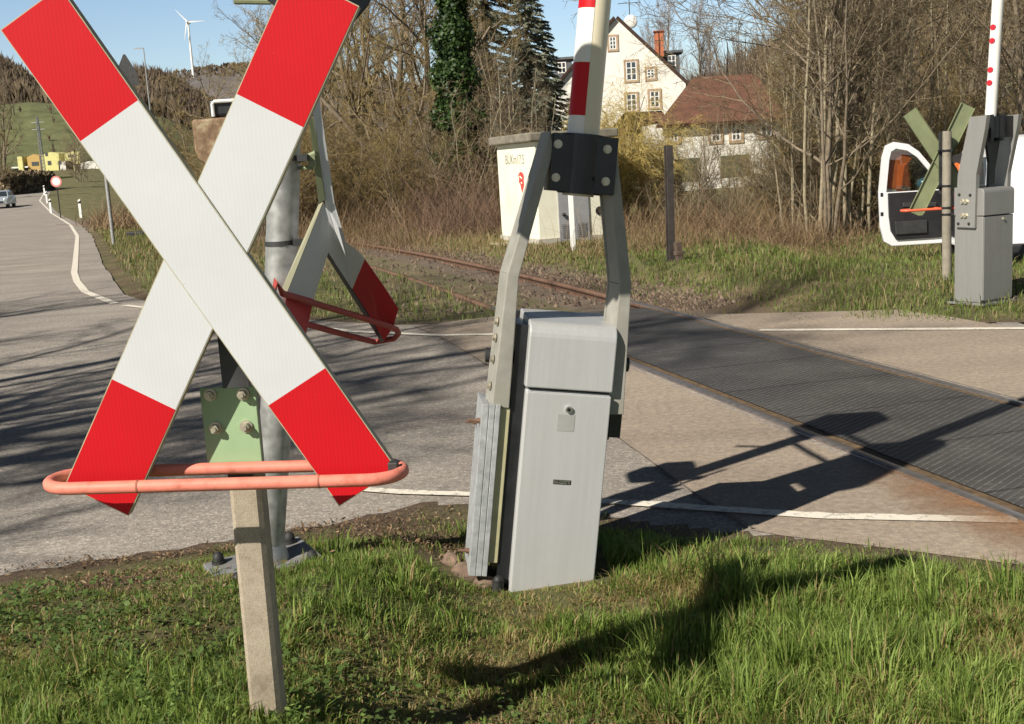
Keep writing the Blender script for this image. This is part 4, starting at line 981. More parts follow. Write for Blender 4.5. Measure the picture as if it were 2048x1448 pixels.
def near_grass():
    n = 280000
    u = rng.uniform(0, 1, n); y = 1.95 + (5.75 - 1.95) * u ** 1.15
    x = rng.uniform(-1, 1, n) * (y * .47 + .25)
    d = near_edge(x) - y
    # tufts: pull blades towards random centres
    nt_ = 4200; ty = 1.95 + 3.8 * rng.uniform(0, 1, nt_) ** 1.15; tx_ = rng.uniform(-1, 1, nt_) * (ty * .47 + .25)
    pick = rng.integers(0, nt_, n); tuft = rng.uniform(0, 1, n) < .62
    x = np.where(tuft, tx_[pick] + rng.normal(0, .028, n), x); y = np.where(tuft, ty[pick] + rng.normal(0, .028, n), y)
    tt = rng.normal(0, .16, nt_)[pick] * tuft; tl_ = np.where(tuft, rng.lognormal(-.03, .36, nt_)[pick], rng.lognormal(-.25, .25, n)); tcx, tcy = tx_[pick], ty[pick]; tlean = rng.uniform(0, 6.28, nt_)[pick]; coarse = (rng.uniform(0, 1, nt_) < .16)[pick] & tuft
    d = near_edge(x) - y
    s = soil_mask(x, y)
    keep = (d > .04 + .05 * rng.uniform(0, 1, n)) & (rng.uniform(0, 1, n) > s * .93)
    box = (x > -.10) & (x < .32) & (y > 4.25) & (y < 4.72)
    plate = (np.abs(x + .965) < .15) & (np.abs(y - 4.33) < .17)
    foot = (np.hypot(x + .25, y - 4.45) < .16)
    keep &= ~box & ~plate & ~(foot & (rng.uniform(0, 1, n) > .12))
    x, y, tt, tl_, tuft, s, d, tcx, tcy, tlean, coarse = (a[keep] for a in (x, y, tt, tl_, tuft, s, d, tcx, tcy, tlean, coarse)); n = len(x)
    az = np.where(tuft, np.arctan2(y - tcy + .02 * np.sin(tlean), x - tcx + .02 * np.cos(tlean)) + rng.normal(0, .5, n), rng.uniform(0, 6.28, n))
    pn = .5 + .5 * np.sin(x * 2.1 + 1.7 * np.sin(y * 1.7)) * np.cos(y * 2.3 + x * .8)
    pn2 = lump(x * 1.3 + 3, y * 1.3)
    right = sstep(.1, .6, x)
    L = (.036 + .034 * right + .022 * pn) * tl_ * rng.uniform(.6, 1.25, n) * np.clip(d / .8, .30, 1)
    # flattened, yellow thatch near the bottom middle and around the barrier foot
    thatch = np.clip(blob(x, y, .12, 4.08, .45, .17) + blob(x, y, .05, 2.75, .5, .45) * .9 + blob(x, y, -.35, 3.2, .4, .35) * .7 + blob(x, y, .85, 2.75, .3, .25) * .8 + .35 * blob(x, y, -1.35, 3.55, .5, .4) + .4 * blob(x, y, -1.7, 4.2, .6, .3) + .6 * blob(x, y, .75, 4.55, .25, .12) + .5 * blob(x, y, -.1, 3.6, .3, .2) + .35 * (pn2 > .42), 0, 1)
    L *= 1 - .5 * thatch
    left_short = (1 - sstep(-1.0, -.2, x)) * sstep(3.0, 3.8, y); L *= 1 - .45 * left_short
    bend = np.clip(rng.normal(.45, .28, n) + .45 * thatch, .05, 1.25)
    straw = rng.uniform(0, 1, n) < (.07 + .62 * thatch + .15 * (pn2 > .35) + .2 * s)
    tint = np.where(straw, rng.uniform(0, .17, n), np.clip(.55 + tt + .22 * right * pn + rng.normal(0, .17, n) - .10 * left_short, .24, 1))
    w = rng.uniform(.0022, .0052, n) * np.where(coarse, 1.5, 1); L = L * np.where(coarse, 1.3, 1)
    blade_mesh('grass', x, y, terrain(x, y) - .006, L, w, bend, tint, MT['grass'], az=az, label='fresh green roadside grass with yellow thatch in the foreground', cat='grass')
near_grass()
def verge_grass(name, n, xr, yr, label, lenf=1.0, dry=.3, test=None):
    y = yr[0] + (yr[1] - yr[0]) * rng.uniform(0, 1, n) ** 1.5; x = rng.uniform(*xr, n)
    d = y - far_edge(x); s = soil_mask(x, y)
    tr = np.abs(x - track_x(y))
    k = (d > .1) & (rng.uniform(0, 1, n) > s * .85)
    k &= (tr > .85) & ((tr > 1.9) | (rng.uniform(0, 1, n) < np.where(x < track_x(y) + .62, .85, .12)))
    k &= (np.abs(x) < y * .46 + .4)
    cx, cy = x - .677, y - 23.2; k &= ~((cx * .951 + cy * .307 > -.1) & (cx * .951 + cy * .307 < 1.7) & (-cx * .307 + cy * .951 > -.15) & (-cx * .307 + cy * .951 < 2.4))
    if test is not None: k &= test(x, y)
    x, y, d = x[k], y[k], d[k]; n = len(x)
    p = lump(x * .55 + 2, y * .55); q = lump(x * 1.5, y * 1.2 + 4)
    L = (.055 + .05 * np.clip(p + .3, 0, 1)) * rng.lognormal(0, .3, n) * lenf * np.clip(d / .5, .4, 1)
    straw = rng.uniform(0, 1, n) < np.clip(dry + .45 * p + .35 * q + .30 * (y > 19.5), .05, .9)
    tint = np.where(straw, rng.uniform(0, .36, n), rng.uniform(.42, 1, n))
    w = .004 + .0005 * y * rng.uniform(.7, 1.3, n)
    blade_mesh(name, x, y, terrain(x, y) - .005, L * (1 + y * .008), w, np.clip(rng.normal(.55, .3, n), .05, 1.2), tint, MT['far_grass'], label, 'grass')
verge_grass('grass', 120000, (1.0, 15), (9.6, 34), 'patchy grass verge right of the railway, around the far barrier', 1.0, .10, lambda x, y: x > track_x(y) + .7)
verge_grass('grass', 80000, (-22, 2), (11.9, 48), 'grass strip left of the railway behind the crossing', 1.3, .16, lambda x, y: x < track_x(y) + .85)
verge_grass('grass', 60000, (-9, 5), (19.5, 36), 'dry grass along the thicket beside the cabin', 1.0, .45, lambda x, y: x > track_x(y) + 1.2)
def litter():
    n = 12000
    cs = [(-1.75, 4.45, .45, .22, .36), (-.62, 5.15, .38, .36, .16), (-.38, 4.72, .28, .22, .14), (-1.2, 3.9, .5, .4, .10), (.1, 3.0, .9, .6, .12), (3.0, 11.6, 1.4, .8, .06), (-1.7, 4.98, .8, .07, .16), (-1.0, 5.3, .5, .08, .08)]
    w = np.array([c[4] for c in cs]); ci = rng.choice(len(cs), n, p=w / w.sum()); C_ = np.array(cs)[ci]
    x = C_[:, 0] + rng.normal(0, .6, n) * C_[:, 2]; y = C_[:, 1] + rng.normal(0, .6, n) * C_[:, 3]
    k = np.where(y < 8, near_edge(x) - y > -.22, y > far_edge(x)); k &= ~((x > -.1) & (x < .32) & (y > 4.25) & (y < 4.72)); x, y = x[k], y[k]; n = len(x)
    z = terrain(x, y) + rng.uniform(.004, .03, n)
    L = .003 + .012 * rng.uniform(0, 1, n) ** 2.4; W = L * rng.uniform(.10, .45, n); a = rng.uniform(0, 6.28, n); ti = rng.normal(0, .5, n); tj = rng.normal(0, .5, n)
    e1 = np.stack([np.cos(a), np.sin(a), ti], 1); e2 = np.stack([-np.sin(a), np.cos(a), tj], 1); c = np.stack([x, y, z], 1)
    V = np.stack([c - e1 * L[:, None], c - e2 * W[:, None], c + e1 * L[:, None], c + e2 * W[:, None]], 1).reshape(-1, 3)
    o = np_mesh('leaf_litter', V, np.arange(n * 4).reshape(n, 4), MT['leaf_litter'], np.repeat(rng.uniform(0, 1, n), 4))
    tag(o, 'dry brown leaves and crumbs of soil scattered on the verge', 'leaf litter', kind='stuff')
litter()
def gravel():
    n = 9000
    y = 13.2 + 30 * rng.uniform(0, 1, n) ** 1.6; o_ = rng.normal(.0, 1.0, n); o_ = np.where(rng.uniform(0, 1, n) < .85, np.abs(o_) * .5 + .85, o_)
    x = track_x(y) + o_; k = (np.abs(o_) < 2.2) & (y > far_edge(x) + .3) & (np.abs(np.abs(o_) - .72) > .09); x, y = x[k], y[k]; n = len(x)
    base = np.array([(1, 0, -.4), (-.5, .87, -.4), (-.5, -.87, -.4), (0, 0, .8), (.5, .5, .5)])
    r = rng.uniform(.018, .045, n); V = base[None] * r[:, None, None] * rng.uniform(.6, 1.3, (n, 5, 3))
    a = rng.uniform(0, 6.28, n); ca_, sa = np.cos(a)[:, None], np.sin(a)[:, None]
    V = np.stack([V[..., 0] * ca_ - V[..., 1] * sa, V[..., 0] * sa + V[..., 1] * ca_, V[..., 2]], -1)
    V += np.stack([x, y, terrain(x, y) + .012], 1)[:, None]
    T = (np.arange(n)[:, None, None] * 5 + np.array([(0, 4, 3), (4, 1, 3), (1, 2, 3), (2, 0, 3), (0, 1, 4)])[None]).reshape(-1, 3)
    ob = np_mesh('ballast', V.reshape(-1, 3), None, mat_tinted('ballast_stone', [(0, (.07, .052, .04)), (.6, (.14, .10, .07)), (1, (.22, .165, .12))], 0, .9), np.repeat(rng.uniform(0, 1, n), 5), tri=T)
    tag(ob, 'brown railway ballast stones along the rails', 'ballast', kind='stuff')
gravel()
def ground_cover():
    n = 4200; ci = rng.integers(0, 4, n); C_ = np.array([(-1.55, 3.55, .55, .28), (-1.9, 4.0, .4, .3), (-1.0, 3.1, .5, .25), (-.2, 2.75, .6, .3)])[ci]
    k = 420; cl = rng.normal(0, .75, (k, 2)); pk = rng.integers(0, k, n)
    x = C_[:, 0] + cl[pk, 0] * C_[:, 2] + rng.normal(0, .02, n); y = C_[:, 1] + cl[pk, 1] * C_[:, 3] + rng.normal(0, .02, n)
    m = (near_edge(x) - y > .25) & (y > 2.0) & ~((np.abs(x + .64) < .06) & (np.abs(y - 2.76) < .07)); x, y, pk = x[m], y[m], pk[m]; n = len(x)
    z = terrain(x, y) + rng.uniform(.012, .055, n); L = rng.uniform(.006, .013, n); a = rng.uniform(0, 6.28, n)
    e1 = np.stack([np.cos(a), np.sin(a), rng.normal(0, .35, n)], 1) * L[:, None]; e2 = np.stack([-np.sin(a), np.cos(a), rng.normal(0, .35, n)], 1) * L[:, None] * .7; c = np.stack([x, y, z], 1)
    V = np.stack([c - e1, c - e2, c + e1, c + e2], 1).reshape(-1, 3)
    o = np_mesh('ground_cover', V, np.arange(n * 4).reshape(n, 4), mat_tinted('clover_leaf', [(0, (.05, .085, .022)), (.6, (.10, .16, .04)), (1, (.19, .26, .08))], .3, .55), np.repeat(np.clip(rng.uniform(0, 1, k)[pk] * .6 + rng.uniform(0, .45, n), 0, 1), 4))
    tag(o, 'low round-leaved herbs between the grass at the lower left', 'ground cover', kind='stuff')
ground_cover()
def weeds():
    for i, (x, y, h) in enumerate(((-.55, 2.62, .10), (-.48, 2.55, .08), (-.43, 2.68, .09), (-.60, 2.5, .07), (-.36, 2.56, .07), (-.85, 2.62, .14), (-.93, 2.75, .16))):
        V = []; Q = []; tn = []
        for s_ in range(5):
            a = rng.uniform(0, 6.28); b = rng.uniform(.1, .5)
            for k in range(9):
                t_ = .25 + .75 * k / 8; c = np.array([math.cos(a) * b * h * t_, math.sin(a) * b * h * t_, h * t_ * rng.uniform(.9, 1.1)])
                for m_ in range(2):
                    a2 = rng.uniform(0, 6.28); L = rng.uniform(.008, .018); e1 = np.array([math.cos(a2), math.sin(a2), rng.normal(.2, .3)]); e2 = np.array([-math.sin(a2), math.cos(a2), rng.normal(0, .3)])
                    o_ = len(V); V += [c, c + e1 * L * .5 + e2 * L * .35, c + e1 * L, c + e1 * L * .5 - e2 * L * .35]; Q.append((o_, o_ + 1, o_ + 2, o_ + 3)); tn += [rng.uniform(.2, 1)] * 4
            o_ = len(V); p1 = np.array([math.cos(a) * b * h, math.sin(a) * b * h, h]); V += [np.array([-.001, 0, 0]), np.array([.001, 0, 0]), p1 + (.0008, 0, 0), p1 - (.0008, 0, 0)]; Q.append((o_, o_ + 1, o_ + 2, o_ + 3)); tn += [.2] * 4
        ob = np_mesh('weed', np.array(V), np.array(Q), MT['weed'], np.array(tn)); ob.location = (x, y, tz(x, y))
        tag(ob, 'small bright leafy weed at the foot of the concrete sign post' if i < 5 else 'taller pale weed stalks left of the concrete sign post', 'weed', 'weeds by the sign post' if i < 5 else 'weed stalks left of the sign post')
weeds()

# ------------------------------------------------------------------ trees
def grow(rg, levels, p, d, L, r, lvl, out, cfg):
    n = cfg['n'][lvl]; pts = [p.copy()]; q = p.copy(); dd = d.copy(); step = L / n
    for i in range(n):
        dd = dd + rg.normal(0, cfg['wig'][lvl], 3) + np.array([0, 0, cfg['up'][lvl]])
        dd /= np.linalg.norm(dd); q = q + dd * step; pts.append(q.copy())
    rad = [r * (1 - (1 - cfg['tip']) * i / n) for i in range(n + 1)]
    out.append((lvl, pts, rad))
    if lvl + 1 >= levels: return
    k = max(1, int(round(cfg['k'][lvl] * rg.uniform(.75, 1.25))))
    for j in range(k):
        t = cfg['t0'][lvl] + (1 - cfg['t0'][lvl]) * ((j + rg.uniform(0, 1)) / k); t = min(t, .98)
        f = t * n; i = int(f); c = pts[i] + (pts[i + 1] - pts[i]) * (f - i); ax = pts[i + 1] - pts[i]; ax /= np.linalg.norm(ax)
        a = np.cross(ax, rg.normal(0, 1, 3)); a /= np.linalg.norm(a) + 1e-9
        th = R(rg.uniform(*cfg['ang'][lvl])); nd = ax * math.cos(th) + a * math.sin(th)
        grow(rg, levels, c, nd, L * cfg['ratio'][lvl] * (1.15 - .6 * t) * rg.uniform(.7, 1.3), max(cfg['rmin'], rad[i] * cfg['rr'][lvl]), lvl + 1, out, cfg)
def tubes(branches, sides):
    V = []; Q = []; tn = []; o = 0
    for (lvl, pts, rad), s_, rnd in branches:
        P = np.array(pts); m = len(P); T = np.gradient(P, axis=0); T /= np.linalg.norm(T, axis=1)[:, None] + 1e-9
        ref = np.array([0, 0, 1.]) if abs(T[0, 2]) < .9 else np.array([1., 0, 0])
        A = np.cross(T, ref); A /= np.linalg.norm(A, axis=1)[:, None] + 1e-9; B = np.cross(T, A)
        an = np.arange(s_) * 2 * np.pi / s_
        ring = P[:, None] + (A[:, None] * np.cos(an)[None, :, None] + B[:, None] * np.sin(an)[None, :, None]) * np.array(rad)[:, None, None]
        V.append(ring.reshape(-1, 3)); tn.append(np.full(m * s_, rnd))
        i = np.arange(m - 1)[:, None] * s_; j = np.arange(s_)[None]
        Q.append((np.stack([i + j, i + (j + 1) % s_, i + s_ + (j + 1) % s_, i + s_ + j], -1) + o).reshape(-1, 4)); o += m * s_
    return np.concatenate(V), np.concatenate(Q), np.concatenate(tn)
HIDE = []
def bare_tree(name, seed, cfg, H, r, stems, mt_trunk, mt_twig, cut=1, spread=.0, base_tilt=.05):
    rg = np.random.default_rng(seed); out = []
    for s_ in range(stems):
        a = rg.uniform(0, 6.28); d = np.array([math.cos(a) * base_tilt, math.sin(a) * base_tilt, 1.0]) if stems == 1 else np.array([math.cos(a) * rg.uniform(.05, base_tilt), math.sin(a) * rg.uniform(.05, base_tilt), 1.0])
        p = np.array([math.cos(a), math.sin(a), 0]) * spread * rg.uniform(.2, 1) + np.array([0, 0, -.1])
        grow(rg, cfg['levels'], p, d / np.linalg.norm(d), H * (1 if stems == 1 else rg.uniform(.55, 1.05)), r * (1 if stems == 1 else rg.uniform(.5, 1.1)), 0, out, cfg)
    root = empty(name, (0, 0, -50))
    sd = cfg.get('sides', (7, 5, 3, 3, 3))
    big = [(b, sd[b[0]], rg.uniform(0, 1)) for b in out if b[0] < cut]; small = [(b, sd[b[0]], rg.uniform(0, 1)) for b in out if b[0] >= cut]
    V, Q, tn = tubes(big, sd); np_mesh('trunk', V, Q, mt_trunk, tn, root, smooth=True)
    V, Q, tn = tubes(small, sd); np_mesh('crown', V, Q, mt_twig, tn, root)
    return root
CFG_TREE = dict(levels=5, n=(9, 6, 4, 3, 2), wig=(.07, .16, .2, .25, .3), up=(.05, .07, .05, .03, .02), tip=.3, k=(15, 7, 6, 4), t0=(.22, .25, .2, .2), ang=((28, 62), (25, 60), (25, 65), (25, 70)), ratio=(.42, .45, .5, .55), rr=(.55, .55, .6, .7), rmin=.0052)
CFG_SHRUB = dict(levels=4, n=(7, 5, 3, 2), wig=(.12, .2, .28, .3), up=(.03, .03, .02, 0), tip=.3, k=(9, 6, 4), t0=(.18, .2, .15), ang=((20, 60), (25, 65), (25, 75)), ratio=(.38, .45, .5), rr=(.55, .6, .7), rmin=.0042, sides=(5, 3, 3, 3))
CFG_WILLOW = dict(levels=4, n=(7, 7, 6, 3), wig=(.10, .14, .12, .2), up=(.04, -.02, -.16, -.2), tip=.25, k=(10, 12, 5), t0=(.2, .15, .15), ang=((20, 50), (20, 60), (15, 45)), ratio=(.5, .62, .5), rr=(.5, .5, .7), rmin=.0045, sides=(5, 3, 3, 3))
CFG_POPLAR = dict(levels=4, n=(9, 6, 4, 2), wig=(.04, .08, .12, .2), up=(.05, .16, .12, .1), tip=.2, k=(34, 12, 7), t0=(.12, .15, .15), ang=((20, 36), (18, 40), (20, 45)), ratio=(.30, .42, .5), rr=(.4, .55, .7), rmin=.006, sides=(6, 3, 3, 3))
CFG_POLE = dict(levels=4, n=(9, 5, 3, 2), wig=(.045, .15, .2, .3), up=(.05, .08, .05, .03), tip=.25, k=(16, 6, 4), t0=(.30, .2, .2), ang=((25, 60), (25, 60), (25, 65)), ratio=(.22, .45, .5), rr=(.4, .55, .7), rmin=.0042, sides=(6, 3, 3, 3))
PROT = {}
PROT['tree_a'] = bare_tree('bare_tree', 1, CFG_TREE, 9.5, .15, 1, MT['bark'], MT['twig'], 2)
PROT['tree_b'] = bare_tree('bare_tree', 2, CFG_TREE, 9.0, .13, 1, MT['bark'], MT['twig_warm'], 2)
PROT['tree_c'] = bare_tree('bare_tree', 3, dict(CFG_TREE, wig=(.12, .2, .25, .3, .3)), 8.0, .13, 2, MT['bark'], MT['twig_warm'], 2, .25, .3)
PROT['shrub_a'] = bare_tree('bare_shrub', 4, CFG_SHRUB, 3.6, .028, 16, MT['bark'], MT['twig_warm'], 1, .55, .55)
PROT['shrub_b'] = bare_tree('bare_shrub', 5, CFG_SHRUB, 4.2, .03, 14, MT['pale_bark'], MT['twig'], 1, .6, .45)
PROT['willow'] = bare_tree('yellow_willow', 6, CFG_WILLOW, 3.2, .04, 9, MT['bark'], MT['twig_yellow'], 1, .3, .5)
PROT['poplar'] = bare_tree('poplar_tree', 8, CFG_POPLAR, 12, .16, 1, MT['pale_bark'], MT['twig_pink'], 1)
PROT['pole_a'] = bare_tree('slender_tree', 9, CFG_POLE, 8.5, .055, 4, MT['pale_bark'], MT['twig'], 1, .5, .22)
PROT['pole_b'] = bare_tree('slender_tree', 10, CFG_POLE, 7.5, .05, 5, MT['pale_bark'], MT['twig_warm'], 1, .55, .28)
PROT['spread'] = bare_tree('bare_tree', 12, dict(CFG_TREE, rr=(.5, .5, .6, .7), n=(7, 9, 5, 3, 2), wig=(.07, .10, .18, .25, .3), k=(9, 9, 6, 4), ang=((35, 70), (22, 50), (25, 60), (25, 70)), ratio=(.62, .45, .45, .55)), 7.0, .075, 4, MT['bark'], MT['twig'], 2, .2, .22)
USED = set()
LAB = {'tree_a': 'dark brown leafless tree in the thicket behind the railway', 'tree_b': 'ochre brown leafless tree in the thicket behind the railway', 'tree_c': 'crooked forked leafless tree in the thicket behind the railway',
       'shrub_a': 'ochre leafless shrub in the undergrowth beyond the track', 'shrub_b': 'grey brown leafless shrub in the undergrowth beyond the grass',
       'pole_a': 'clump of slender pale-stemmed bare trees behind the grass', 'pole_b': 'clump of thin ochre-twigged bare trees behind the grass', 'poplar': 'tall pinkish grey bare poplar behind the big white house',
       'willow': 'yellow drooping willow shrub right of the cabin', 'spread': 'wide spreading bare tree with long low limbs behind the right verge'}
CATS = {'tree_a': 'tree', 'tree_b': 'tree', 'tree_c': 'tree', 'shrub_a': 'shrub', 'shrub_b': 'shrub', 'pole_a': 'tree', 'pole_b': 'tree', 'poplar': 'tree', 'willow': 'shrub', 'spread': 'tree'}
def plant(kind, px, y, h=1.0, label=None, group=None, z=None, wide=1.0):
    x = at(px, 340, y).x; z0 = tz(x, y) if z is None else z
    o = PROT[kind]; sc = (h * wide, h * wide, h); rz = random.uniform(0, 6.28)
    if kind in USED: o = copy_tree(PROT[kind], (x, y, z0), rz, sc)
    else:
        USED.add(kind); o.location = (x, y, z0); o.rotation_euler = (0, 0, rz); o.scale = sc
    tag(o, label or LAB[kind], CATS[kind], group or {'tree': 'bare trees of the thicket', 'shrub': 'bare shrubs of the undergrowth'}[CATS[kind]] + ' ' + kind[-1] if not label else group)
    return o
# left and middle thicket behind the track
for px, y, h in ((330, 78, .62), (390, 70, .72), (455, 66, .80), (520, 60, .85), (585, 56, .86), (300, 92, .55), (430, 88, .72), (560, 78, 1.0)):
    plant(random.choice(('tree_c', 'tree_b', 'shrub_a')) if px < 400 else random.choice(('tree_b', 'tree_c')), px, y, h)
for px, y, h in ((640, 46, .88), (690, 44, .98), (735, 42, 1.0), (785, 40, 1.02), (840, 41, 1.05), (870, 44, 1.05), (660, 54, 1.05), (710, 52, 1.2), (765, 50, 1.25), (825, 51, 1.3), (620, 60, .95), (700, 62, 1.3), (790, 63, 1.5), (850, 66, 1.6)):
    plant(random.choice(('tree_a', 'tree_b', 'tree_b', 'tree_b', 'tree_c')), px, y, h)
for k in range(34):
    px = random.uniform(480, 1010); y = random.uniform(34, 46)
    if 860 < px < 985: continue
    plant(random.choice(('shrub_a', 'shrub_a', 'shrub_b')), px, y, random.uniform(.6, 1.1), wide=1.3)
for k in range(10):
    plant(random.choice(('shrub_a', 'tree_c')), random.uniform(280, 480), random.uniform(60, 90), random.uniform(.5, .9), wide=1.2)
# bare trees in front of the spruces
for px, y, h in ((985, 40, .66), (1020, 42, .62), (1055, 41, .52), (1000, 47, .75), (1040, 48, .66), (1075, 50, .5)):
    plant('pole_a', px, y, h * 1.05)
# right of the cabin
plant('willow', 1265, 25.5, .85, label='yellow drooping willow shrub beside the right wall of the cabin')
plant('willow', 1240, 27, .75, label='tall yellow willow shrub rising behind the right end of the cabin')
plant('willow', 1288, 26.5, .60, label='bushiest yellow willow shrub right of the cabin', wide=1.1)
plant('willow', 1322, 27.5, .38, label='yellow willow shrub between the cabin and the leafless thicket', wide=.9)
for k in range(26):
    px = random.uniform(1290, 1790); plant(random.choice(('shrub_b', 'shrub_a')), px, random.uniform(23.5, 31), random.uniform(.14, .26) if px < 1560 else random.uniform(.42, .8), wide=1.25)
for px, y, h in ((1355, 30, .36), (1395, 29, .40), (1445, 30, .42), (1480, 31, .36)):
    plant('pole_b', px, y, h)
for px, y, h in ((1388, 26, .62), (1450, 27, .45)):
    plant('shrub_b', px, y, h, wide=.9)
for px, y, h in ((1575, 25, .80), (1600, 26, .85), (1640, 23.5, .98), (1680, 24.5, 1.0), (1720, 24, .92), (1755, 26, .95), (1790, 30, 1.0), (1850, 30, 1.0), (1900, 33, 1.0)):
    plant(random.choice(('pole_a', 'pole_b')), px, y, h)
plant('spread', 1650, 22.8, 1.0)
plant('spread', 1740, 26, 1.15, label='second wide bare tree, behind the open van door')
plant('spread', 2060, 30, 1.35, label='large bare tree whose limbs reach in over the right edge')
for px, y, h in ((1690, 46, 1.1), (1740, 42, 1.0), (1800, 44, 1.05), (1860, 46, 1.0), (1930, 42, .95), (1990, 46, .95), (2050, 44, .95), (1760, 60, 1.2), (1850, 62, 1.15), (1950, 60, 1.1), (2040, 62, 1.1)):
    plant(random.choice(('tree_a', 'tree_b')), px, y, h)
for k in range(12):
    plant(random.choice(('shrub_a', 'shrub_b')), random.uniform(1760, 2090), random.uniform(31, 40), random.uniform(.7, 1.1), wide=1.3)
for px, y, h in ((1330, 92, 1.06), (1395, 96, 1.0), (1438, 100, .92), (1300, 104, .95)):
    plant('poplar', px, y, h, label='tall pinkish grey bare poplar behind the big white house', group='poplars behind the white house')
# dead brush belt at the foot of the thicket
def brush(name, n, pxr, yr, hgt, label, material=None, wd=(.006, .013)):
    """arching stems that start in clumps and lean over each other"""
    k = max(6, n // 90); cp = rng.uniform(*pxr, k); cy = rng.uniform(*yr, k); ch = rng.lognormal(0, .45, k); pk = rng.integers(0, k, n)
    y = cy[pk] + rng.normal(0, .55, n); x = np.array([at(p, 380, q).x for p, q in zip(cp, cy)])[pk] + rng.normal(0, .55, n)
    L = hgt * ch[pk] * rng.lognormal(0, .35, n); z = terrain(x, y) - .03; w = rng.uniform(*wd, n)
    az = rng.uniform(0, 6.28, n); th = np.abs(rng.normal(.25, .35, n)); S = 5; P = np.empty((n, S + 1, 3)); P[:, 0] = np.stack([x, y, z], 1)
    for i in range(S):
        d = np.stack([np.cos(az) * np.sin(th), np.sin(az) * np.sin(th), np.cos(th)], 1); P[:, i + 1] = P[:, i] + d * (L / S)[:, None]
        th = th + rng.uniform(.02, .45, n); az = az + rng.normal(0, .35, n)
    P[:, :, 2] = np.maximum(P[:, :, 2], z[:, None] + .01)
    f = rng.uniform(0, 6.28, n); o = np.stack([np.cos(f), np.sin(f), 0 * f], 1)[:, None] * (w[:, None, None] * np.linspace(1, .35, S + 1)[None, :, None]) / 2
    V = np.stack([P - o, P + o], 2).reshape(-1, 3); b = (np.arange(n) * (S + 1) * 2)[:, None] + (np.arange(S) * 2)[None]
    Q = np.stack([b, b + 1, b + 3, b + 2], -1).reshape(-1, 4)
    tag(np_mesh(name, V, Q, material or MT['straw'], np.repeat(np.clip(rng.uniform(0, 1, k)[pk] * .6 + rng.uniform(0, .4, n), 0, 1), (S + 1) * 2)), label, 'brush', kind='stuff')
brush('dry_brush', 9000, (540, 1000), (30, 41), .85, 'tangled dead brown brush below the thicket left of the cabin')
brush('dry_brush', 6500, (1230, 1720), (21.0, 27), .45, 'tangled dead brown stalks below the thicket right of the cabin')
brush('bramble', 1700, (860, 1000), (27, 32), 1.0, 'purple brown bramble tangle left of the cabin', mat_tinted('bramble_stem', [(0, (.10, .06, .045)), (1, (.24, .155, .11))], 0, .9))
brush('dry_reeds', 500, (1500, 1620), (21.0, 22.0), .75, 'pale dry reeds at the edge of the right verge')
brush('dead_grass', 5000, (520, 990), (24, 32), .28, 'flat dead grass along the foot of the thicket left of the cabin', wd=(.006, .012))
brush('dead_grass', 3500, (200, 370), (46, 62), .45, 'pale dead grass and stalks on the embankment beyond the bend', wd=(.02, .045))
brush('dead_grass', 4000, (1230, 1690), (18.5, 22), .20, 'flat dead grass along the edge of the right verge', wd=(.005, .010))

# evergreen things
def ivy_tree():
    y = 36.0; B = at(915, 380, y); B.z = tz(B.x, y)
    t = empty('ivy_tree', B, (0, 0, 0), 'tall tree column wrapped all over in dark green ivy', 'tree')
    top = at(905, -90, y) - B
    pl = [(930, 395), (921, 300), (910, 180), (906, 60), (902, -90)]
    P = [at(a, b, y) - B for a, b in pl]; P[0].z = -.1
    MB().tube(P, [.22, .2, .17, .13, .06], 10).build('trunk', MT['bark'], t)
    n = 26000; u = rng.uniform(0, 1, n); s = u * (len(P) - 1); i = np.minimum(s.astype(int), len(P) - 2); f = (s - i)[:, None]
    PP = np.array([tuple(p) for p in P]); c = PP[i] * (1 - f) + PP[i + 1] * f
    rad = np.interp(u, [0, .08, .25, .5, .75, 1], [.25, .48, .58, .54, .50, .28]) * (1 + .22 * np.sin(u * 37) + .12 * np.sin(u * 83 + 1))
    a = rng.uniform(0, 6.28, n); lumpy = 1 + .22 * np.sin(a * 3 + u * 40) + .15 * np.sin(a * 5 - u * 71)
    rr = rad * lumpy * rng.uniform(.72, 1.06, n)
    c = c + np.stack([np.cos(a) * rr, np.sin(a) * rr, rng.normal(0, .12, n)], 1)
    L = rng.uniform(.032, .07, n)[:, None]; out = np.stack([np.cos(a), np.sin(a), rng.normal(.25, .5, n)], 1) + rng.normal(0, .45, (n, 3)); out /= np.linalg.norm(out, axis=1)[:, None]
    e1 = np.cross(out, rng.normal(0, 1, (n, 3))); e1 /= np.linalg.norm(e1, axis=1)[:, None]; e2 = np.cross(out, e1)
    V = np.stack([c - e1 * L, c - e2 * L * .8, c + e1 * L, c + e2 * L * .8], 1).reshape(-1, 3)
    np_mesh('crown', V, np.arange(4 * n).reshape(n, 4), MT['ivy'], np.repeat(rng.uniform(0, 1, n), 4), t)
ivy_tree()
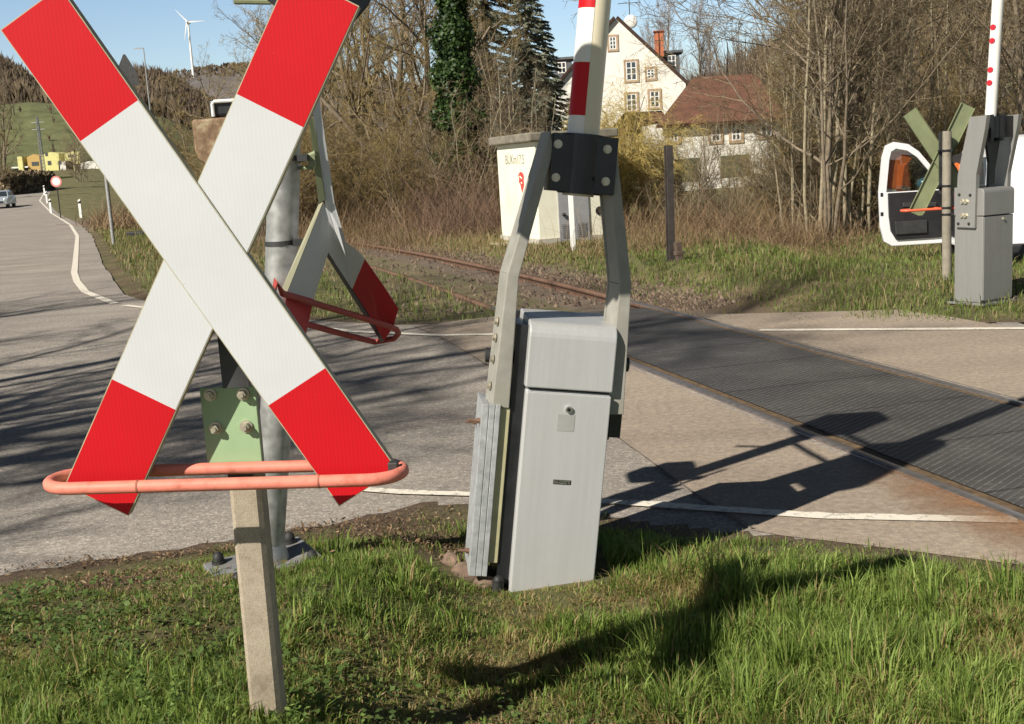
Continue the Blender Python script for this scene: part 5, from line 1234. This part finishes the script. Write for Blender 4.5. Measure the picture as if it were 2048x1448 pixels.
def spruce(seed, H, wbase, name='spruce_tree'):
    rg = np.random.default_rng(seed); root = empty(name, (0, 0, 0))
    MB().tube([(0, 0, -.2), (0, 0, H * .5), (0, 0, H)], [H * .016, H * .010, .02], 8).build('trunk', MT['bark'], root)
    V = []; tn = []
    z = H * .08
    while z < H * .985:
        R_ = wbase * (1 - z / H) ** .85 + .12; nb = 6 if R_ > .8 else 5
        for k in range(nb):
            a = rg.uniform(0, 6.28); Lb = R_ * rg.uniform(.7, 1.15); m = max(5, int(Lb / .085))
            for j in range(m):
                t_ = (j + .5) / m; rr = Lb * t_; drop = -.28 * rr - .10 * rr * rr / max(Lb, .3) + .25 * rr * (t_ > .8) * .4
                c = np.array([math.cos(a) * rr, math.sin(a) * rr, z + drop])
                for sd in (-1, 1, 0):
                    yaw = a + sd * rg.uniform(.5, 1.0); ln = rg.uniform(.18, .36) * (1.1 - .5 * t_) + .08
                    d = np.array([math.cos(yaw), math.sin(yaw), -.35 + rg.normal(0, .18)]); s_ = np.cross(d, rg.normal(0, 1, 3)); s_ /= np.linalg.norm(s_); s_ *= .062
                    V += [c - s_, c + s_, c + d * ln + s_ * .3, c + d * ln - s_ * .3]; tn += [rg.uniform(0, 1)] * 4
        z += .19 * (.75 + .5 * rg.uniform()) + .055 * R_
    V = np.array(V); np_mesh('crown', V, np.arange(len(V)).reshape(-1, 4), MT['needles'], np.array(tn), root)
    return root
def evergreens():
    a = spruce(21, 19, 4.1); x = at(980, 300, 60).x; a.location = (x, 60, 0); tag(a, 'tall dark blue-green spruce right of the ivy tree', 'tree')
    b = spruce(22, 10.8, 2.5); x = at(1066, 300, 58).x; b.location = (x, 58, 0); tag(b, 'shorter pointed spruce next to the white house', 'tree')
    c = copy_tree(b, (at(1098, 300, 63).x, 63, 0), 1.0, .82, 'small spruce half hidden behind bare stems by the white house')
    d = copy_tree(a, (at(948, 300, 64).x, 64, 0), 2.0, (.85, .85, .68), 'dark spruce directly behind the ivy tree')
    e = copy_tree(a, (at(1660, 250, 70).x, 70, 0), .5, (1.1, 1.1, .96), 'big dark spruce behind the bare trees on the right')
    f = copy_tree(b, (at(2045, 250, 40).x, 40, 0), .5, (.7, .7, .42), 'small green spruce above the white van')
evergreens()
# ------------------------------------------------------------------ houses
def window(par, x, z, w, h, y=0.0, trim=True, bars=2):
    """a window in a wall that faces -y: stone surround, frame with bars, glass"""
    f = MB(); f.box((x - w / 2, y - .03, z), (x + w / 2, y + .0, z + h)); g = None
    if trim:
        s = .13
        q = MB()
        for lo, hi in (((x - w / 2 - s, y - .06, z - s), (x + w / 2 + s, y - .001, z)), ((x - w / 2 - s, y - .06, z + h), (x + w / 2 + s, y - .001, z + h + s)), ((x - w / 2 - s, y - .055, z + .001), (x - w / 2, y - .001, z + h - .001)), ((x + w / 2, y - .055, z + .001), (x + w / 2 + s, y - .001, z + h - .001))): q.box(lo, hi)
        wo = q.build('window', MT['stone'], par)
    else: wo = None
    pane = MB(); pane.box((x - w / 2, y - .025, z), (x + w / 2, y - .002, z + h))
    fr = MB(); t = .07
    for lo, hi in (((x - w / 2, z), (x - w / 2 + t, z + h)), ((x + w / 2 - t, z), (x + w / 2, z + h)), ((x - t / 2, z), (x + t / 2, z + h))): fr.box((lo[0], y - .050, lo[1]), (hi[0], y - .0255, hi[1]))
    for k in range(bars + 2):
        zz = z + (h - .05) * k / (bars + 1); fr.box((x - w / 2 + .001, y - .047, zz), (x + w / 2 - .001, y - .026, zz + .05))
    if wo is None: wo = fr.build('window', MT['white'], par)
    else: fr.build('frame', MT['white'], wo)
    pane.build('pane', MT['glass'], wo)
def gable_house(name, loc, yaw, w, d, eave, ridge, wall_m, roof_m, label, wins, over=.35, chimney=None, trim=True, z0=-.5, ridge_along=True):
    t = empty(name, loc, (0, 0, R(yaw)), label, 'house'); h = w / 2
    m = MB(); m.prism([(-h, z0), (h, z0), (h, eave), (0, ridge), (-h, eave)], (0, 0, 0), (1, 0, 0), (0, 0, 1), (0, 1, 0), d); m.build('wall', wall_m, t)
    sl = math.hypot(h, ridge - eave); ex = over
    for sg in (-1, 1):
        r_ = MB(); U = Vector((sg * h, 0, eave - ridge)).normalized(); N = Vector((sg * (ridge - eave), 0, h)).normalized()
        o = Vector((0, -.25, ridge)) + N * .03
        r_.prism([(0, 0), (sl + ex, 0), (sl + ex, d + .5), (0, d + .5)], o, U, (0, 1, 0), N, .16)
        r_.build('roof', roof_m, t)
    for (x, z, ww, hh) in wins: window(t, x, z, ww, hh, -.001, trim)
    if chimney:
        for cx, cy, cz, s in chimney:
            c = MB(); c.box((cx - s, cy - s, cz - 1.6), (cx + s, cy + s, cz)); c.box((cx - s - .06, cy - s - .06, cz - .0), (cx + s + .06, cy + s + .06, cz + .10)); c.build('chimney', mat('brick_red', (.50, .16, .08), .9, var=.2, scale=6) if 'brick_red' not in bpy.data.materials else bpy.data.materials['brick_red'], t)
    return t
def big_house():
    y = 75.0
    top = at(1221, 38, y); le = at(1105, 190, y); re = at(1370, 163, y)
    cx = (le.x + re.x) / 2; eave = (le.z + re.z) / 2; w = re.x - le.x
    B = Vector((cx, y, 0)); 
    def loc(px, py): p = at(px, py, y); return p.x - cx, p.z
    wins = []
    for a, b, c, d in ((1218, 74, 1233, 98), (1251, 124, 1274, 160), (1293, 139, 1309, 157), (1252, 189, 1274, 221), (1299, 183, 1319, 214), (1139, 200, 1152, 226)):
        x0, z1 = loc(a, b); x1, z0 = loc(c, d); wins.append(((x0 + x1) / 2, z0, x1 - x0, z1 - z0))
    t = gable_house('white_house', B, -5, w, 13, eave, top.z, MT['plaster'], MT['roof'], 'big white gabled house with sandstone window frames behind the thicket', wins, chimney=((2.75, 4.5, top.z - .55, .28),))
    for sg, cy in ((1, 5.5), (-1, 5.0)):
        d = MB(); xx = sg * w * .36; zz = eave + 1.5
        d.box((min(xx, xx + sg * 1.1), cy - .9, zz - .6), (max(xx, xx + sg * 1.1), cy + .9, zz + .75)); do = d.build('dormer', mat('slate_grey', (.10, .11, .12), .7, var=.2) if sg > 0 else bpy.data.materials['slate_grey'], t)
        q = MB(); q.box((min(xx - sg * .2, xx + sg * 1.35), cy - 1.1, zz + .752), (max(xx - sg * .2, xx + sg * 1.35), cy + 1.1, zz + .90)); q.build('dormer_roof', bpy.data.materials['slate_grey'], do)
        window(do, xx + sg * .6, zz - .1, .55, .7, cy - .9, False, 1)
    a = MB(); a.cyl((.9, 2.0, top.z - 1.1), (.9, 2.0, top.z + 2.0), .03, n=6)
    for zz, l in ((1.1, .7), (1.6, .5)): a.cyl((.9 - l, 2.0, top.z + zz), (.9 + l, 2.0, top.z + zz), .02, n=5)
    a.build('antenna', MT['dark'], t)
    s_ = MB(); s_.ball((.95, 1.75, top.z - .05), .42, 14, sq=(1, .25, 1)); s_.build('satellite_dish', MT['white'], t)
big_house()
def low_house():
    y = 58.0
    a0 = at(1316, 240, y); a1 = at(1560, 235, y); zb = -.3; eave = (a0.z + a1.z) / 2 - .05; W = a1.x - a0.x; cx = (a0.x + a1.x) / 2
    t = empty('white_annex', (cx, y, 0), (0, 0, R(2)), 'long low white house with red tiled roof half hidden by the bare trees', 'house'); h = W / 2
    MB().box((-h, 0, zb), (h, 7, eave)).build('wall', MT['plaster'], t)
    rz = at(1440, 150, y).z; r_ = MB(); U = Vector((0, 3.5, rz - eave)); L_ = U.length; U.normalize(); N = Vector((0, -U.z, U.y))
    r_.prism([(-h - .2, -.5), (h + .4, -.5), (h - .3, L_), (-h + 2.4, L_)], Vector((0, 0, eave)) + N * .03, (1, 0, 0), U, N, .16); r_.build('roof', MT['roof'], t)
    for a, b, c, d in ((1338, 248, 1356, 282), (1421, 246, 1441, 282), (1462, 245, 1482, 280), (1521, 238, 1545, 272)):
        p0, p1 = at(a, b, y), at(c, d, y); window(t, (p0.x + p1.x) / 2 - cx, p1.z, p1.x - p0.x, p0.z - p1.z, -.001, True)
    for a, b, c, d in ((1350, 318, 1400, 362), (1440, 312, 1500, 352)):
        p0, p1 = at(a, b, y), at(c, d, y); MB().box((p0.x - cx, -.03, p1.z), (p1.x - cx, -.002, p0.z)).build('gate', mat('green_gate', (.09, .10, .06), .8) if 'green_gate' not in bpy.data.materials else bpy.data.materials['green_gate'], t)
    # the wing whose roof shows left of it
    y2 = 64.0; p0, p1 = at(1222, 262, y2), at(1335, 262, y2); e = at(1280, 265, y2).z; cx2 = (p0.x + p1.x) / 2; h2 = (p1.x - p0.x) / 2
    t2 = empty('barn', (cx2, y2, 0), (0, 0, R(3)), 'low barn with a rusty brown roof in front of the big white house', 'barn')
    MB().box((-h2, 0, -.3), (h2, 6, e)).build('wall', MT['plaster'], t2)
    rz = at(1290, 226, y2).z; U = Vector((0, 3, rz - e)); L_ = U.length; U.normalize(); N = Vector((0, -U.z, U.y))
    MB().prism([(-h2 - .3, -.4), (h2 + .3, -.4), (h2 + .3, L_), (-h2 + 1.2, L_)], Vector((0, 0, e)) + N * .03, (1, 0, 0), U, N, .16).build('roof', MT['roof'], t2)
low_house()
def village():
    y = 300.0; base = at(100, 357, y).z
    def L(px, py): p = at(px, py, y); return p
    def boxhouse(name, x0, y0, x1, y1, m, label, wins, cat='house', yaw=0, roof=None, depth=9):
        p0, p1 = L(x0, y0), L(x1, y1); cx = (p0.x + p1.x) / 2; t = empty(name, (cx, y, p1.z - 1.0), (0, 0, R(yaw)), label, cat); h = (p1.x - p0.x) / 2; H = p0.z - p1.z + 1.0
        MB().prism([(-h, -3), (h, -3), (h, H * .93), (h * .1, H), (-h, H * .9)], (0, 0, 0), (1, 0, 0), (0, 0, 1), (0, 1, 0), depth).build('wall', m, t)
        if roof: MB().box((-h - .4, -.5, H), (h + .4, depth + .4, H + .35)).build('roof', roof, t)
        for a, b, c, d in wins:
            q0, q1 = L(a, b), L(c, d); MB().box((q0.x - cx, -.06, q1.z - p1.z + 1.0), (q1.x - cx, -.002, q0.z - p1.z + 1.0)).build('window', MT['glass'], t)
        return t
    o = boxhouse('ochre_house', 53, 309, 83, 352, MT['ochre'], 'small ochre house left of the bright yellow house by the distant road', [(63, 324, 78, 331)])
    p = L(55, 306); q = MB(); q.box((-3.6, -.8, 0), (-2.4, 4, 6)); q.build('gable_post', MT['yellow'], o)
    boxhouse('yellow_house', 82, 305, 122, 350, MT['yellow'], 'bright lemon yellow house by the distant road', [(95, 322, 103, 330), (116, 322, 123, 329), (90, 306, 96, 312)])
    boxhouse('yellow_annex', 128, 304, 160, 322, MT['yellow'], 'yellow building with dark openings right of the lemon yellow house', [(136, 310, 150, 314)])
    boxhouse('white_cottage', 116, 322, 150, 358, MT['plaster'], 'small white cottage below the lemon yellow house', [(122, 338, 127, 344), (138, 338, 143, 345)])
    boxhouse('white_cottage', 150, 324, 205, 355, MT['plaster'], 'long white cottage with dark windows behind the bare roadside trees', [(160, 345, 166, 349), (172, 344, 178, 348), (184, 344, 190, 348)])
    boxhouse('carport', 26, 337, 56, 348, MT['dark'], 'dark carport with pale flat roof at the far end of the road', [], 'carport', roof=MT['plaster'])
village()

def hedge(name, px0, px1, y, py_top, depth, n, m, label, cat='hedge'):
    a, b = at(px0, 350, y), at(px1, 350, y); x0, x1 = min(a.x, b.x), max(a.x, b.x); zt = at((px0 + px1) / 2, py_top, y).z; z0 = float(terrain((x0 + x1) / 2, y))
    x = rng.uniform(x0, x1, n); yy = rng.uniform(y, y + depth, n); zz = z0 + (zt - z0) * rng.uniform(0, 1, n) ** .8 * (1 - .25 * rng.uniform(0, 1, n) * np.abs((x - x0) / (x1 - x0) * 2 - 1))
    s = min(.16, (zt - z0) * .06); e1 = rng.normal(0, s, (n, 3)); e2 = rng.normal(0, s, (n, 3)); c = np.stack([x, yy, zz], 1)
    V = np.stack([c - e1, c - e2, c + e1, c + e2], 1).reshape(-1, 3)
    return tag(np_mesh(name, V, np.arange(4 * n).reshape(n, 4), m, np.repeat(rng.uniform(0, 1, n), 4)), label, cat)
hedge('hedge', 58, 88, 230, 347, 4, 9000, MT['hedge'], 'light green hedge below the ochre house beside the distant road')
hedge('dark_hedge', 84, 132, 200, 354, 5, 12000, MT['hedge'], 'dark hedge behind the round traffic sign', 'hedge')
hedge('bank_shrub', -60, 14, 130, 345, 14, 16000, MT['twig'], 'dark brown shrubs on the bank left of the distant road', 'shrubs')
o = copy_tree(PROT['shrub_b'], (at(172, 350, 170).x, 170, 2.2), 0, 1.9); tag(o, 'bare tree in front of the white cottages by the distant road', 'tree', 'bare roadside trees by the cottages')
o = copy_tree(PROT['tree_a'], (at(150, 350, 190).x, 190, 2.6), 1, .95); tag(o, 'bare tree in front of the white cottages by the distant road', 'tree', 'bare roadside trees by the cottages')
o = copy_tree(PROT['tree_a'], (at(8, 350, 140).x, 140, 1.6), 1, 1.25); tag(o, 'big bare tree on the bank at the left edge of the picture', 'tree')
o = copy_tree(PROT['tree_c'], (at(-12, 350, 120).x, 120, 1.0), 2, 1.0); tag(o, 'crooked bare tree beside the silver car at the left edge', 'tree')
# out of the frame on the left and behind: the roadside trees that streak the road with shadow
for i, (x, y, k, s) in enumerate(((-11.5, .9, 'tree_a', 1.5), (-12.5, 3.6, 'tree_c', 1.5), (-10.4, 3.0, 'tree_b', 1.3), (-15, 7.0, 'tree_a', 1.2))):
    o = copy_tree(PROT[k], (x, y, 0), i * 1.7, s); tag(o, 'roadside tree left of the road, outside the picture, casting branch shadows', 'tree', 'roadside trees left of the road')

# ------------------------------------------------------------------ hills
def hill(name, pts, D0, D1, y_fall, m, label, base=0.0, bumps=0.0, seed=0):
    """a ridge: pts = (pixel column, pixel row of the skyline); rises from distance D0 to D1"""
    rg = np.random.default_rng(seed); cols = np.linspace(pts[0][0], pts[-1][0], 150)
    rows = np.interp(cols, [p[0] for p in pts], [p[1] for p in pts])
    S = np.array([at(c, r, D1) for c, r in zip(cols, rows)]); Bx = S[:, 0] / D1; top = S[:, 2]
    ts = np.linspace(0, 1.25, 46); V = []
    for t in ts:
        yy = D0 + (D1 - D0) * t; f = sstep(0, 1, min(t, 1)); f = f if t <= 1 else 1 - (t - 1) * .8
        bb = np.maximum(0, .03 * np.clip(yy - 85, 0, 330)) * sstep(.22, .34, -Bx) if base else 0
        z = bb + (top - bb) * f + bumps * rg.normal(0, 1, len(cols)) * (t > .1)
        V.append(np.stack([Bx * yy, np.full(len(cols), yy), z - (3 if t == 0 else 0)], 1))
    V = np.array(V); n, k = V.shape[:2]; id_ = np.arange(n * k).reshape(n, k)
    q = np.stack([id_[:-1, :-1], id_[:-1, 1:], id_[1:, 1:], id_[1:, :-1]], -1).reshape(-1, 4)
    o = np_mesh(name, V.reshape(-1, 3), q, m, smooth=True); tag(o, label, 'hill', kind='structure')
    return V
Hm = hill('meadow_hill', [(-260, 205), (0, 212), (60, 206), (160, 212), (330, 236), (470, 300), (560, 345)], 315, 480, 0, MT['meadow'], 'green meadow slope above the distant village', base=1)
Hl = hill('wooded_hill', [(-260, 150), (-80, 112), (0, 128), (40, 150), (70, 172), (120, 188), (200, 182), (285, 150), (330, 160), (420, 210), (520, 300), (600, 350)], 470, 700, 0, MT['hill_wood'], 'brown wooded hill above the green meadow', base=1, seed=1)
Hf = hill('distant_hill', [(180, 205), (300, 168), (350, 150), (440, 137), (560, 128), (700, 150), (1000, 210), (1260, 240), (1380, 165), (1430, 152), (1490, 168), (1600, 220), (1800, 260)], 1100, 1600, 0, MT['hill_far'], 'far blue-grey hill carrying the wind turbine', seed=2)
Hr = hill('wooded_hill', [(1440, 255), (1500, 190), (1580, 140), (1680, 100), (1800, 62), (1920, 24), (2048, 2), (2300, -30)], 95, 260, 0, MT['hill_wood'], 'brown wooded slope rising behind the trees on the right', seed=3)
def woods(name, Vg, n, trange, hgt, wid, label, fan=9):
    k, m = Vg.shape[:2]; ti = rng.uniform(*trange, n) * (k - 1) / 1.25; ci = rng.uniform(0, m - 1.001, n); a = ti.astype(int); b = ci.astype(int); fa = (ti - a)[:, None]; fb = (ci - b)[:, None]
    a1 = np.minimum(a + 1, k - 1)
    P = (Vg[a, b] * (1 - fa) + Vg[a1, b] * fa) * (1 - fb) + (Vg[a, b + 1] * (1 - fa) + Vg[a1, b + 1] * fa) * fb
    H = hgt * rng.lognormal(0, .25, n)
    P = np.repeat(P, fan, 0); H = np.repeat(H, fan); N = len(P); az = rng.uniform(0, 6.28, N); lean = np.abs(rng.normal(0, .30, N)); st = rng.uniform(0, .45, N) * H
    h = H * rng.uniform(.45, 1, N); dx, dy = np.cos(az) * lean * h, np.sin(az) * lean * h; w = wid * rng.uniform(.5, 1.4, N); fx, fy = np.cos(az + 1.6) * w, np.sin(az + 1.6) * w
    p0 = P + np.stack([dx * .1, dy * .1, st - .5], 1); p1 = P + np.stack([dx, dy, h + st * .3], 1); mid = (p0 + p1) / 2
    fv = np.stack([fx, fy * .3, fx * 0], 1)
    V = np.stack([p0 - fv * .3, mid - fv, p1, mid + fv], 1).reshape(-1, 3)
    tag(np_mesh(name, V, np.arange(4 * N).reshape(N, 4), MT['woods'], np.repeat(np.clip(np.repeat(rng.uniform(0, 1, n), fan) + rng.normal(0, .15, N), 0, 1), 4)), label, 'woods', kind='stuff')
woods('far_woods', Hl, 9000, (.1, 1.03), 4.5, .42, 'leafless woods covering the left hill')
woods('far_woods', Hr, 5000, (.02, 1.1), 7, .08, 'leafless woods on the slope behind the right trees', 18)
woods('far_woods', Hf, 3000, (.75, 1.0), 5, 1.6, 'leafless woods along the far ridge', 4)
woods('meadow_scrub', Hm, 46, (.15, .8), 2.6, .3, 'scattered leafless bushes on the green meadow', 12)
woods('meadow_edge_woods', Hm, 330, (.84, 1.0), 7, .6, 'row of leafless scrub at the top of the meadow', 9)

# ------------------------------------------------------------------ far things
def turbine():
    y = 1500.0; hub = at(376, 45, y); foot = at(385, 142, y); foot.z -= 12; foot.x = hub.x + .06 * 0
    t = empty('wind_turbine', foot, (0, 0, 0), 'white three-bladed wind turbine on the far ridge', 'wind turbine')
    h = hub - foot; h.x = 0; h.y = 0
    MB().tube([(0, 0, 0), h * .5, h], [1.7, 1.3, .95], 14).build('tower', MT['white'], t)
    n = MB(); n.box((-1.6, -4, h.z - 1.4), (1.6, 6, h.z + 2)); n.ball((0, -4.6, h.z + .3), 1.7, 10); n.build('nacelle', MT['white'], t, .4)
    for px, py in ((352, 20), (413, 43), (371, 82)):
        d = at(px, py, y) - hub; d.y = 0; s = d.normalized().cross(Vector((0, 1, 0))); c = Vector((0, -5.2, h.z + .3)); b = MB(); L = d.length; d.normalize()
        b.prism([(0, -.4), (L * .12, -1.1), (L * .5, -.6), (L, -.10), (L, .10), (L * .5, .4), (0, .4)], c, d, s, (0, 1, 0), .5); b.build('rotor_blade', MT['white'], t)
turbine()
def signs():
    # warning triangle seen from behind
    y = 38.8; B = at(288, 471, y); B.z = tz(B.x, y)
    t = empty('traffic_sign', B, (0, 0, 0), 'dark back of a triangular warning sign behind the left arm of the big X', 'traffic sign')
    T = lambda px, py: at(px, py, y) - B
    top = T(268, 180); p = MB(); p.cyl((0, .05, -.1), (0, .05, T(262, 112).z), .035, n=10); p.build('pole', MT['galv'], t)
    a, b, c = T(259, 108), T(238, 152), T(287, 150); h = .62
    m = MB(); zc = a.z
    m.prism([(-.40, zc - .70), (.40, zc - .70), (.03, zc), (-.03, zc)], (0, 0, 0), (1, 0, 0), (0, 0, 1), (0, 1, 0), .02); m.box((-.04, .02, zc - .62), (.04, .06, zc - .16)); m.build('triangle_plate', MT['dark'], t)
    m = MB(); m.box((-.36, 0, zc - .96), (.36, .02, zc - .72)); m.build('supplementary_plate', MT['dark'], t)
    m = MB(); m.box((-.16, 0, zc - 1.35), (.16, .02, zc - .98)); m.build('supplementary_plate', MT['galv'], t)
    m = MB(); m.box((-.50, -.2, -.02), (.25, .25, .16)); m.build('base_block', MT['rubber'], t, .03)
    # plain silver post
    B = Vector((-11.09, 34.3, tz(-11.09, 34.3))); t = empty('sign_post', B, (0, 0, 0), 'plain silver sign post on the left verge beside the bend', 'post')
    MB().cyl((0, 0, -.1), (0, 0, 3.0), .055, n=12).build('pole', MT['galv'], t); MB().cyl((0, 0, 3.0), (0, 0, 3.02), .058, n=12).build('cap', MT['rubber'], t)
    # prohibition sign
    y = 70.0; B = at(119, 419, y); B.z = tz(B.x, y); c = at(112, 363, y) - B
    t = empty('traffic_sign', B, (0, 0, 0), 'small round white sign with a faint red rim on the far verge', 'traffic sign')
    MB().cyl((0, .04, -.1), (0, .04, c.z + .2), .035, n=8).build('pole', MT['dark'], t)
    m = MB(); m.cyl((0, 0, c.z), (0, .02, c.z), .32, n=28); m.build('rim', mat('pale_red_rim', (.62, .22, .2), .5), t)
    MB().cyl((0, -.004, c.z), (0, -.001, c.z), .225, n=28).build('disc', MT['white'], t)
    # delineator posts
    base = None
    for px, py, y in ((162, 437, 68), (101, 418, 86), (94, 404, 104), (90, 396, 124)):
        P = at(px, py, y); z = tz(P.x, y)
        if base is None:
            b = empty('delineator_post', (P.x, y, z)); base = b
            m = MB(); m.prism([(-.07, 0), (.07, 0), (.07, .80), (-.07, .80)], (0, 0, 0), (1, 0, 0), (0, 0, 1), (0, 1, 0), .10); bo = m.build('post', MT['white'], b)
            m = MB(); m.prism([(-.07, .801), (.07, .801), (.07, .96), (-.07, .88)], (0, .0, 0), (1, 0, 0), (0, 0, 1), (0, 1, 0), .10); m.build('black_band', MT['black'], b)
            m = MB(); m.prism([(-.07, .881), (.07, .961), (.07, 1.06), (-.07, 1.0)], (0, .0, 0), (1, 0, 0), (0, 0, 1), (0, 1, 0), .10); m.build('cap', MT['white'], b)
        else: b = copy_tree(base, (P.x, y, z), 0)
        tag(b, {68: 'nearest white delineator post with black band on the left verge', 86: 'second nearest white delineator post, below the round sign', 104: 'third white delineator post along the bend', 124: 'farthest white delineator post along the bend'}[y], 'delineator', 'delineator posts along the bend')
    # far street lamp, masts
    y = 120.0; B = at(312, 330, y); t = empty('street_lamp', (B.x, y, 0), (0, 0, 0), 'thin grey street lamp rising behind the thicket near the wind turbine', 'street lamp'); zt = at(300, 96, y).z
    MB().cyl((0, 0, 0), (0, 0, zt), .09, .05, 8).build('pole', MT['galv'], t); MB().box((-.9, -.06, zt - .02), (.02, .06, zt + .08)).build('lamp_arm', MT['galv'], t)
    y = 250.0; B = at(88, 348, y); t = empty('utility_pole', (B.x, y, B.z - 1), (0, 0, 0), 'grey lattice utility pole in front of the yellow house', 'utility pole'); zt = at(80, 233, y).z - B.z + 1
    m = MB()
    for x in (-.35, .35):
        for q in (-.35, .35): m.cyl((x, q, 0), (x * .4, q * .4, zt), .07, n=4)
    for k in range(9): 
        f = k / 9; s = .35 * (1 - .6 * f); m.cyl((-s, -s, zt * f), (s * .94, -s, zt * (f + .1)), .05, n=4); m.cyl((s, -s, zt * f), (-s * .94, -s, zt * (f + .1)), .05, n=4)
    m.build('lattice', MT['galv'], t)
    m = MB()
    for zz in (zt - 1.2, zt - 2.6): m.box((-1.3, -.1, zz), (1.3, .1, zz + .14))
    m.build('cross_arm', MT['galv'], t)
    y = 420.0; P = at(33, 264, y); t = empty('utility_pole', P - Vector((0, 0, 3)), (0, 0, 0), 'thin wooden pole standing on the green meadow', 'utility pole'); MB().cyl((0, 0, 0), (0, 0, 3 + at(30, 212, y).z - P.z), .25, .18, 8).build('pole', MT['dark'], t)
signs()
def car():
    y = 100.0; P = at(4, 419, y); z = tz(P.x, y) + .02
    t = empty('parked_car', (P.x, y, z), (0, 0, R(12)), 'silver blue car driving towards the viewer at the left edge', 'car')
    prof = [(-1.9, .30), (-2.0, .62), (-1.1, .90), (-.45, 1.38), (.9, 1.44), (1.6, .98), (2.0, .85), (2.0, .32)]
    n = len(prof); vs = []
    for x, s in ((-.86, .0), (-.80, 0), (.80, 0), (.86, 0)):
        for q, zz in prof: k = max(0, zz - .85) * .35; vs.append(((x + k) if x < 0 else (x - k), q * (.97 if abs(x) > .82 else 1), zz))
    b = MB(); b.add(vs, [tuple(range(n)), tuple(range(3 * n, 4 * n))[::-1]] + [(s * n + i, s * n + (i + 1) % n, (s + 1) * n + (i + 1) % n, (s + 1) * n + i) for s in range(3) for i in range(n)]); b.build('body', MT['car'], t, .04)
    w = MB(); U = Vector((0, .65, .48)).normalized(); w.prism([(-.70, .06), (.70, .06), (.58, .72), (-.58, .72)], (0, -1.12, .90), (1, 0, 0), U, U.cross(Vector((1, 0, 0))) * -1, .02); w.build('windscreen', MT['glass'], t)
    for s in (-1, 1):
        h = MB(); h.box((s * .72 - .14, -2.02, .58), (s * .72 + .14, -1.9, .74)); h.build('headlight', MT['chrome'], t, .03)
        for q in (-1.3, 1.3):
            w = MB(); w.cyl((s * .84, q, .31), (s * .62, q, .31), .31, n=18); w.build('wheel', MT['rubber'], t)
        sw = MB(); sw.prism([(-.9, .95), (1.3, .95), (.8, 1.34), (-.4, 1.32)], (s * .80, 0, 0), (0, 1, 0), (0, 0, 1), (s, 0, 0), .02); sw.build('side_window', MT['glass'], t)
    g = MB(); g.box((-.5, -2.02, .42), (.5, -1.93, .56)); g.build('grille', MT['trim'], t); pl = MB(); pl.box((-.26, -2.035, .44), (.26, -2.021, .54)); pl.build('number_plate', MT['white'], t)
car()
o = copy_tree(bpy.data.objects['delivery_van'], (-16.6, 23.4, 0), R(-60), (1, 1, 1.35), 'unseen white van added left of the road to cast a shadow on it')  # van copy added out of view for its sharp-edged shadow on the road
# anything still parked below the ground is an unused prototype
for k, o in PROT.items():
    if k not in USED:
        for c in list(o.children): bpy.data.objects.remove(c)
        bpy.data.objects.remove(o)
